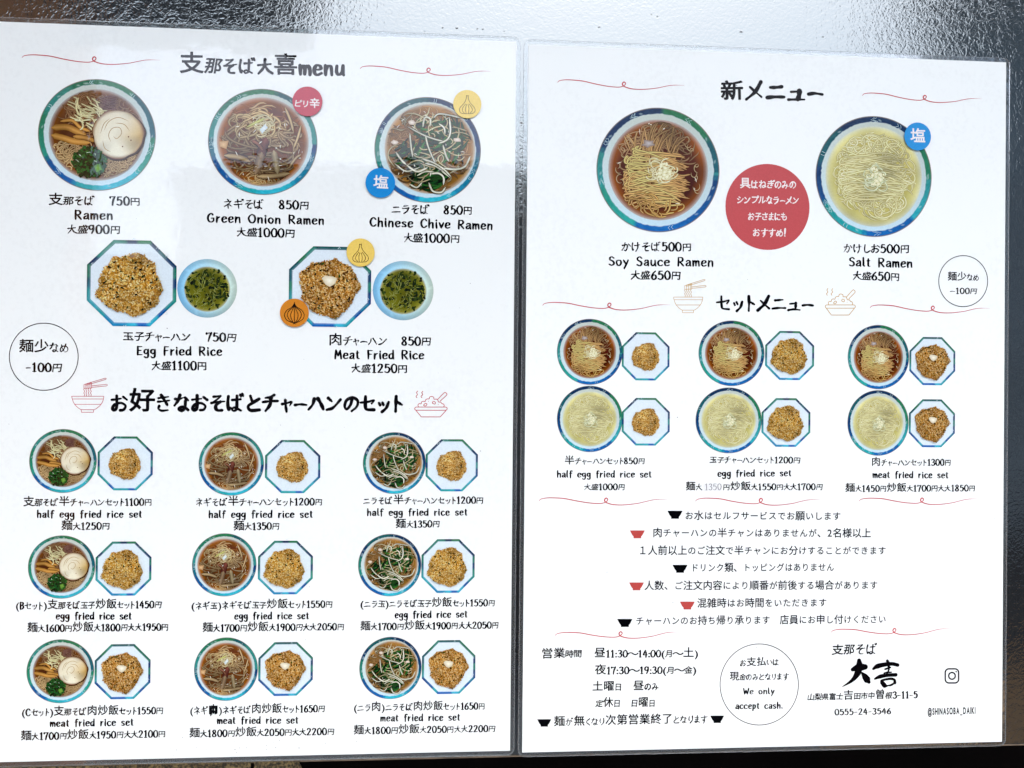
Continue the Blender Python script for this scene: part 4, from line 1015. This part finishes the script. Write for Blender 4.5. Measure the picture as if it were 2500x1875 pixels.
PICLIST = [('L','ramen',237.3,329.5,143.2,136.3),('L','negi',642,346.5,133,129.5),('L','nira',1044.6,366,129.5,129),('R','soy',1607,415,149.4,152),('R','salt',2133.4,431,141,147.5),
 ('L','egg',322,691.6,109,105),('L','soup',506,704,72.8,71.6),('L','meat',806,700,100,98),('L','soup',984.5,709.5,73.8,72.4),
 ('L','ramen',154.2,1125.4,82.4,78),('L','half',306,1131.3,67.3,65.8),('L','negi',565,1132.6,79.6,77.5),('L','half',714.7,1139,67.3,64.7),('L','nira',963,1130.5,76.7,75.4),('L','half',1103,1136,63.6,63.4),
 ('L','ramen',150.7,1384.3,82,77.2),('L','egg',301.8,1388,68,66),('L','negi',547.8,1379,78.6,77),('L','egg',697,1385.5,66.9,65.4),('L','nira',951.6,1379.6,77,76.2),('L','egg',1094,1381.7,64.8,65.4),
 ('L','ramen',147.6,1638.7,82.4,78),('L','meat',299.5,1639.5,68,67),('L','negi',552,1633.5,77.8,77.5),('L','meat',697.4,1633,66.4,65.5),('L','nira',953.5,1630.6,76,76),('L','meat',1095.4,1628.3,65,65.5),
 ('R','soy',1440,859,80,80.5),('R','half',1576.3,870,58,58.6),('R','soy',1786,862.6,80.3,80),('R','egg',1927.7,868,59.6,59.6),('R','soy',2144.5,871.8,74.8,78.5),('R','meat',2276,881.6,55.8,58.6),
 ('R','salt',1440,1022.7,80,81),('R','half',1576.6,1029.6,58.3,58),('R','salt',1779,1026.3,80.6,80.3),('R','egg',1918.7,1031.4,59.5,59.3),('R','salt',2143.6,1032.5,74.6,80),('R','meat',2275,1033.3,56,58.3)]
for p in PICLIST: picture(*p)

# ------------------------------------------------------------------ badges, circles, icons, flourishes
b1 = badge('L', 751.4, 249, 36.4, 36.2, lin((202, 70, 92)))
b2 = badge('L', 1140.8, 255.6, 34.2, 34.5, lin((246, 218, 122))); garlic(b2, 'L', 1140.8, 255.6)
b3 = badge('L', 929, 447.3, 36.2, 36.4, lin((44, 152, 222)))
b4 = badge('L', 880.8, 617.2, 34.3, 34.3, lin((246, 214, 118))); garlic(b4, 'L', 880.8, 617.2)
b5 = badge('L', 719.5, 764, 35.3, 34.5, lin((220, 144, 52))); onion(b5, 'L', 719.5, 764)
b6 = badge('R', 2238.3, 334.3, 32.5, 34, lin((58, 160, 226)))
b7 = badge('R', 1874, 505.3, 102.3, 105, lin((206, 96, 100)), h=0.00006)
for key, cx, cy, rx, ry in (('L', 107, 871, 84, 82), ('R', 2351.4, 686.4, 59.7, 62.3), ('R', 1853.5, 1671, 95.6, 99)):
    px_draw(key, 'outline_circle', lambda mb, T: ring(mb, T, cx, cy, rx, ry, 0.00048, NAVY), (cx, cy))
for f in (('L',53.5,141,391,147),('L',879,168,1198.6,174.5),('R',1361,201.6,1671,208.9),('R',2105,233.5,2396.7,241.6),('R',1324.5,745.8,1636.4,744.4),('R',2123.8,751.6,2417,752.8),
          ('R',1315.8,1223,1629,1219.4),('R',1697.7,1223.8,2003,1220),('R',2097,1223.8,2391,1218),('R',1354.9,1552,1661,1543),('R',2029,1544,2324.3,1534.7)): flourish(*f)
noodle_icon('L', RED, 605 * S, 920 + 165 * S, 1, 1)
noodle_icon('R', GOLD, 1240 + 1397 * S, 460 + 918 * S, .912, .977)
rice_icon('L', RED, 620 + 1357 * S, 920 + 255 * S, 1, 1)
rice_icon('R', GOLD, 1860 + 535 * S, 460 + 983 * S, .927, 1.03)
BR = lin((198, 88, 84))
for x, y, w, c in ((1629.7,1247,36.5,BLACK),(1538,1295,36,BR),(1642,1379,36.5,BLACK),(1536,1422,36,BR),(1660,1468.8,36,BR),(1507,1511,37,BLACK),(1311.5,1755.8,34.5,BLACK),(1733.9,1747,34,BLACK)):
    bowl_mark('R', x, y, w, c)

# camera logo in the place of the code square
def camera_logo(mb, T):
    x0, y0, x1, y1 = 2307.5, 1632.8, 2340.3, 1667.3; r = 9
    pts = []
    for cx, cy, a0 in ((x1 - r, y0 + r, -90), (x1 - r, y1 - r, 0), (x0 + r, y1 - r, 90), (x0 + r, y0 + r, 180)):
        for i in range(7): a = math.radians(a0 + 15 * i); pts.append((cx + r * math.cos(a), cy + r * math.sin(a)))
    pts.append(pts[0]); mb.ribbon([T(*p) for p in pts], .00092, NAVY, h=0, rise=3e-6)
    ring(mb, T, 2324, 1650, 8, 8.2, .00092, NAVY, 40); mb.disc(T(2334.3, 1639.8), .0005, .0005, NAVY, 1e-5, 14)
px_draw('R', 'camera_logo', camera_logo, (2324, 1650))

# ------------------------------------------------------------------ the words
L_ = lambda *a, **k: line('L', *a, **k); R_ = lambda *a, **k: line('R', *a, **k)
L_('支那そば大喜menu', 438, 177, 845, 184, 57, name='heading_text', bold=0.008)
L_('支那そば　750円', 118, 500, 343, 501.5, 33); L_('Ramen', 181.4, 535, 277.7, 536, 34); L_('大盛900円', 164.3, 570, 294.5, 571, 33)
L_('ネギそば　850円', 545, 507.7, 755, 511.5, 33); L_('Green Onion Ramen', 505, 542, 793.6, 548, 33); L_('大盛1000円', 578.6, 576.6, 720.4, 580, 33)
L_('ニラそば　850円', 955.6, 520.8, 1153.8, 524, 33); L_('Chinese Chive Ramen', 902, 552, 1205, 560.7, 33); L_('大盛1000円', 986, 590.8, 1123.4, 593, 33)
L_('玉子チャーハン　750円', 301, 831, 577.8, 834, 33); L_('Egg Fried Rice', 332.7, 866.5, 544, 868, 33); L_('大盛1100円', 370, 902.7, 506, 903.5, 33)
L_('肉チャーハン　850円', 801.7, 842.5, 1052.5, 843.4, 33); L_('Meat Fried Rice', 815.9, 875.8, 1037, 876.6, 33); L_('大盛1250円', 857.8, 909.3, 995.5, 910.5, 33)
L_('麺少なめ', 46.3, 859, 169, 860, 35); L_('-100円', 62, 907, 152, 908, 33)
L_('お好きなおそばとチャーハンのセット', 270.5, 1003, 986, 1004, 62, name='heading_text', bold=0.026)
L_('支那そば半チャーハンセット1100円', 56.4, 1235.4, 371.8, 1234, 27); L_('half egg fried rice set', 89.7, 1263.4, 348.6, 1263.4, 27); L_('麺大1250円', 149.6, 1293.8, 268.5, 1292.4, 27)
L_('ネギそば半チャーハンセット1200円', 477.4, 1234.8, 787.8, 1233.3, 27); L_('half egg fried rice set', 509, 1264, 765.5, 1263.4, 27); L_('麺大1350円', 570, 1294.7, 683, 1292.4, 27)
L_('ニラそば半チャーハンセット1200円', 886, 1231, 1180.7, 1229, 26); L_('half egg fried rice set', 895.7, 1259, 1143, 1258, 26); L_('麺大1350円', 965.7, 1289, 1074, 1286.9, 26)
L_('(Bセット)支那そば玉子炒飯セット1450円', 38.5, 1487.6, 395, 1484, 27); L_('egg fried rice set', 136, 1512, 323, 1512, 27); L_('麺大1600円炒飯大1800円大大1950円', 66.5, 1543, 412, 1539, 27)
L_('(ネギ玉)ネギそば玉子炒飯セット1550円', 467, 1487.6, 812.4, 1483, 26.5); L_('egg fried rice set', 572, 1512, 756, 1511, 26.5); L_('麺大1700円炒飯大1900円大大2050円', 494, 1542.5, 841, 1538, 26.5)
L_('(ニラ玉)ニラそば玉子炒飯セット1550円', 879.5, 1483, 1208.8, 1479.5, 26); L_('egg fried rice set', 963.4, 1509, 1143, 1507, 26); L_('麺大1700円炒飯大1900円大大2050円', 879.5, 1538.8, 1218, 1534, 26)
L_('(Cセット)支那そば肉炒飯セット1550円', 53, 1748, 399, 1742.8, 27); L_('meat fried rice set', 121.5, 1774, 327.8, 1771, 27); L_('麺大1700円炒飯大1950円大大2100円', 50.6, 1807, 405, 1799.5, 27)
L_('(ネギ肉)ネギそば肉炒飯セット1650円', 463.8, 1743.6, 793.6, 1738, 26.5); L_('meat fried rice set', 529.4, 1766.8, 730, 1766, 26.5); L_('麺大1800円炒飯大2050円大大2200円', 462, 1800, 816.7, 1793.7, 26.5)
L_('(ニラ肉)ニラそば肉炒飯セット1650円', 863.6, 1736.4, 1184.7, 1731.5, 26); L_('meat fried rice set', 928, 1761, 1125, 1758.7, 26); L_('麺大1800円炒飯大2050円大大2200円', 863, 1792.8, 1210, 1786.4, 26)
line('L', 'ピリ辛', 718, 262, 782, 265, 26, WHITE, h=0.00002, name='badge_text', parent=b1)
line('L', '塩', 911, 460, 949, 462, 36, WHITE, h=0.00002, name='badge_text', parent=b3)
line('R', '塩', 2220, 348, 2258, 349, 38, WHITE, h=0.00002, name='badge_text', parent=b6)
for t, x0, y0, x1, y1, e in (('具はねぎのみの', 1806, 459, 1944.5, 460, 29), ('シンプルなラーメン', 1798.4, 496.5, 1951, 498, 28), ('お子さまにも', 1826, 537, 1923, 538, 28), ('おすすめ!', 1837.5, 576, 1920, 577, 28)):
    line('R', t, x0, y0, x1, y1, e, WHITE, h=0.00002, name='badge_text', parent=b7)
R_('新メニュー', 1762, 242, 2012, 248, 72, name='heading_text', bold=0.02)
R_('かけそば500円', 1517, 612.5, 1689.3, 613.3, 33); R_('Soy Sauce Ramen', 1485, 648, 1744, 650, 33); R_('大盛650円', 1540, 682, 1663, 682.8, 33)
R_('かけしお500円', 2059, 616.2, 2220.8, 617.7, 32); R_('Salt Ramen', 2071.8, 649.5, 2229.7, 653, 33); R_('大盛650円', 2081.3, 682.8, 2197.6, 685.7, 32)
R_('麺少なめ', 2313.4, 684.5, 2391, 685, 24, col=NAVY); R_('ー100円', 2318, 717, 2386, 717.5, 22)
R_('セットメニュー', 1749.2, 758, 1988, 759.4, 58, name='heading_text', bold=0.014)
R_('半チャーハンセット850円', 1378, 1133.5, 1574.7, 1132.6, 24); R_('half egg fried rice set', 1359.5, 1165.3, 1592.4, 1165.3, 25); R_('大盛1000円', 1426, 1196.3, 1526.4, 1196.3, 24)
R_('玉子チャーハンセット1200円', 1732.4, 1129.8, 1954, 1131, 24); R_('egg fried rice set', 1751.5, 1163.6, 1933.8, 1162.4, 25)
R_('麺大', 1674, 1196.9, 1714, 1196.8, 24); R_('円炒飯大1550円大大1700円', 1765, 1196.6, 2009, 1196, 24)
R_('肉チャーハンセット1300円', 2126.8, 1137, 2322, 1136.4, 24); R_('meat fried rice set', 2129.6, 1166.5, 2317, 1167.4, 25); R_('麺大1450円炒飯大1700円大大1850円', 2063.4, 1200.6, 2381.6, 1199, 24)
for t, x0, y0, x1, y1 in (('お水はセルフサービスでお願いします', 1671, 1268.6, 2053.3, 1270), ('肉チャーハンの半チャンはありませんが、2名様以上', 1593, 1310.6, 2126.8, 1311.5), ('１人前以上のご注文で半チャンにお分けすることができます', 1556.8, 1354, 2163.8, 1354),
                          ('ドリンク類、トッピングはありません', 1685.5, 1396, 2037, 1394.5), ('人数、ご注文内容により順番が前後する場合があります', 1572.7, 1439.8, 2143.5, 1438.4), ('混雑時はお時間をいただきます', 1701.5, 1482.7, 2019, 1481),
                          ('チャーハンのお持ち帰り承ります　店員にお申し付けください', 1551, 1526, 2163.8, 1521.4)): R_(t, x0, y0, x1, y1, 25.5, col=NAVY, style='info', name='notice_text')
R_('営業時間', 1321.6, 1607.6, 1420.8, 1604, 28); R_('昼11:30〜14:00(月〜土)', 1450.6, 1604.8, 1705, 1604, 27); R_('夜17:30〜19:30(月〜金)', 1451.8, 1646, 1700.6, 1644, 27)
R_('土曜日　昼のみ', 1445.4, 1686.6, 1609, 1684, 27); R_('定休日　日曜日', 1454, 1726, 1600.8, 1725, 27); R_('麺が無くなり次第営業終了となります', 1352, 1772.6, 1729, 1764, 28)
R_('お支払いは', 1805.6, 1626.5, 1902.8, 1623.6, 24); R_('現金のみとなります', 1781, 1661, 1926.5, 1659, 24); R_('We only', 1814.3, 1695, 1891.8, 1694, 23); R_('accept cash.', 1795, 1730.6, 1911.5, 1729.6, 24)
R_('支那そば', 2031.3, 1598, 2143, 1596, 38, style='brush', name='logo_text', bold=-0.006)
R_('山梨県富士吉田市中曽根3-11-5', 1970.8, 1709.8, 2241, 1704, 26); R_('0555-24-3546', 2037, 1746, 2176, 1743, 23, name='phone_text'); R_('@SHINASOBA_DAIKI', 2263.6, 1745, 2382, 1742, 22.5, col=NAVY, style='condensed', name='account_text')
build_glyphs()
for l in LINES: make_line(*l)

# brush-written name of the shop, drawn stroke by stroke
def brush(key, at, strokes, name):
    def fn(mb, T):
        for i, (pts, ws) in enumerate(strokes):
            q = smooth([T(1860 + x * S, 1395 + y * S) for x, y in pts], 7); w = np.interp(np.linspace(0, 1, len(q)), np.linspace(0, 1, len(ws)), ws) * 1.22 * S / 4123
            mb.ribbon(q, w, BLACK, h=i * 4e-6, rise=3e-6)
            for e in (0, -1): mb.disc(q[e], w[e] / 2, w[e] / 2, BLACK, i * 4e-6 + 5e-6, 12)
    px_draw(key, name, fn, at)
brush('R', (2090, 1660), [([(765,828),(800,815),(835,808),(872,806)], [28,50,56,40]), ([(820,752),(822,800),(806,860),(760,920),(678,974)], [30,56,48,26,4]), ([(846,858),(868,886),(890,916),(904,934)], [18,44,52,24]),
    ([(940,822),(975,800),(1040,785),(1100,780),(1146,790)], [18,36,30,26,26]), ([(1058,754),(1066,776),(1070,800)], [20,28,20]), ([(1040,825),(1066,816),(1086,810)], [14,14,10]), ([(1072,826),(1064,846),(1054,868)], [14,10,12]),
    ([(952,906),(1000,886),(1060,876),(1130,872)], [14,30,24,26]), ([(1030,858),(1060,852),(1092,850)], [10,14,10]), ([(1012,940),(1010,925),(1040,912),(1090,906),(1118,916),(1122,940)], [14,22,16,20,18,22]), ([(1014,938),(1036,962),(1060,966)], [30,36,10]), ([(1056,964),(1090,958),(1122,938)], [8,16,14])], 'logo_text')

# white sticker with the pencilled price over the old one
def stk(mb, T): mb.poly([T(1717, 1180), T(1764, 1180.5), T(1763.5, 1199), T(1716.5, 1198)], lin((248, 248, 250)), 0)
st = px_draw('R', 'price_sticker', stk, (1740, 1190), 0.00005); st['label'] = 'white correction sticker with a faint pencilled price'
line_args = ('R', '1350', 1720, 1196.5, 1762, 1196, 24, lin((168, 168, 172)), 'hand', 0.00003, 'price_text', st, -0.03)
make_line(*line_args)
# marker scribble that thickens one character
def scrib(mb, T):
    rnd = random.Random(5)
    for i in range(9):
        x = 513 + i * 2.0; mb.ribbon(smooth([T(x, 1724 + rnd.uniform(-2, 2)), T(x + rnd.uniform(-1.5, 1.5), 1733), T(x, 1742 + rnd.uniform(-2, 3))], 4), .00066, BLACK, h=i * 3e-6)
    mb.ribbon(smooth([T(514, 1741), T(515, 1746), T(514, 1748)], 4), .0006, BLACK, h=4e-5)
px_draw('L', 'marker_scribble', scrib, (521, 1733), 0.00012)

# specks of dirt and scratches on the film
def specks(key, x0, x1, y0, y1, n, seed):
    rnd = random.Random(seed)
    def fn(mb, T):
        for i in range(n):
            x, y = rnd.uniform(x0, x1), rnd.uniform(y0, y1); c = T(x, y)
            mb.poly(blob(rnd, c, rnd.choice([.00012, .00016, .0002, .0003]), 6, .4, rnd.uniform(.5, 1), rnd.uniform(0, 3)), lin(rnd.choice([(120, 120, 128), (90, 92, 104), (170, 172, 180)])), i * 1e-6)
    o = px_draw(key, 'dirt_specks', fn, ((x0 + x1) / 2, (y0 + y1) / 2), 0.00002); o['kind'] = 'stuff'
specks('L', 20, 1230, 90, 1840, 34, 1); specks('L', 380, 800, 1800, 1845, 46, 3); specks('R', 1300, 2430, 160, 1800, 30, 2)
def scratches(mb, T):
    for i, (cx, cy, r, a0, a1) in enumerate(((1600, 420, 190, 20, 150), (1640, 430, 210, 5, 95), (1585, 430, 175, 60, 170), (1420, 640, 620, 24, 46), (1930, 560, 70, 100, 160))):
        t = np.radians(np.linspace(a0, a1, 30)); mb.ribbon([T(cx + r * math.cos(q), cy - r * math.sin(q)) for q in t], .00022, lin((255, 255, 255)), h=i * 3e-6)
px_draw('R', 'scratches', scratches, (1700, 450), 0.00003)['kind'] = 'stuff'

# ------------------------------------------------------------------ old tape under the left sheet
def tape_mat(name, col, alpha, rough):
    m, nt, b = new_mat(name); out = nt.nodes['Material Output']
    ge = nt.nodes.new('ShaderNodeNewGeometry'); n = nt.nodes.new('ShaderNodeTexNoise'); n.inputs['Scale'].default_value = 900; n.inputs['Detail'].default_value = 4
    r = nt.nodes.new('ShaderNodeValToRGB'); r.color_ramp.elements[0].position = .42; r.color_ramp.elements[1].position = .66
    r.color_ramp.elements[0].color = (.004, .004, .003, 1); r.color_ramp.elements[1].color = (*col, 1)
    nt.links.new(ge.outputs['Position'], n.inputs['Vector']); nt.links.new(n.outputs[0], r.inputs[0]); nt.links.new(r.outputs[0], b.inputs['Base Color']); b.inputs['Roughness'].default_value = rough
    return m
TAPE = tape_mat('yellowed_tape', (0.16, 0.12, 0.05), 1, .3)
def tape(px0, px1, label, ragged):
    rnd = random.Random(px0); a, b = P(px0, 1858), P(px1, 1858); z0 = RAIL_TOP - 0.012; z1 = RAIL_TOP + 0.0004
    pts = [(a[0], z1), (a[0], z0)] + [(b[0] + (rnd.uniform(-.0025, .0005) if ragged else 0), z0 + (z1 - z0) * t / 9) for t in range(10)]
    o = slab('tape_strip', pts, -0.00058, -0.00078, TAPE, None); tag(o, label, 'tape')
tape(620, 741, 'yellowed tape piece with a torn end below the menu sheet headed menu', True)
tape(-30, 612, 'long yellowed speckled tape strip below the menu sheet headed menu', False)
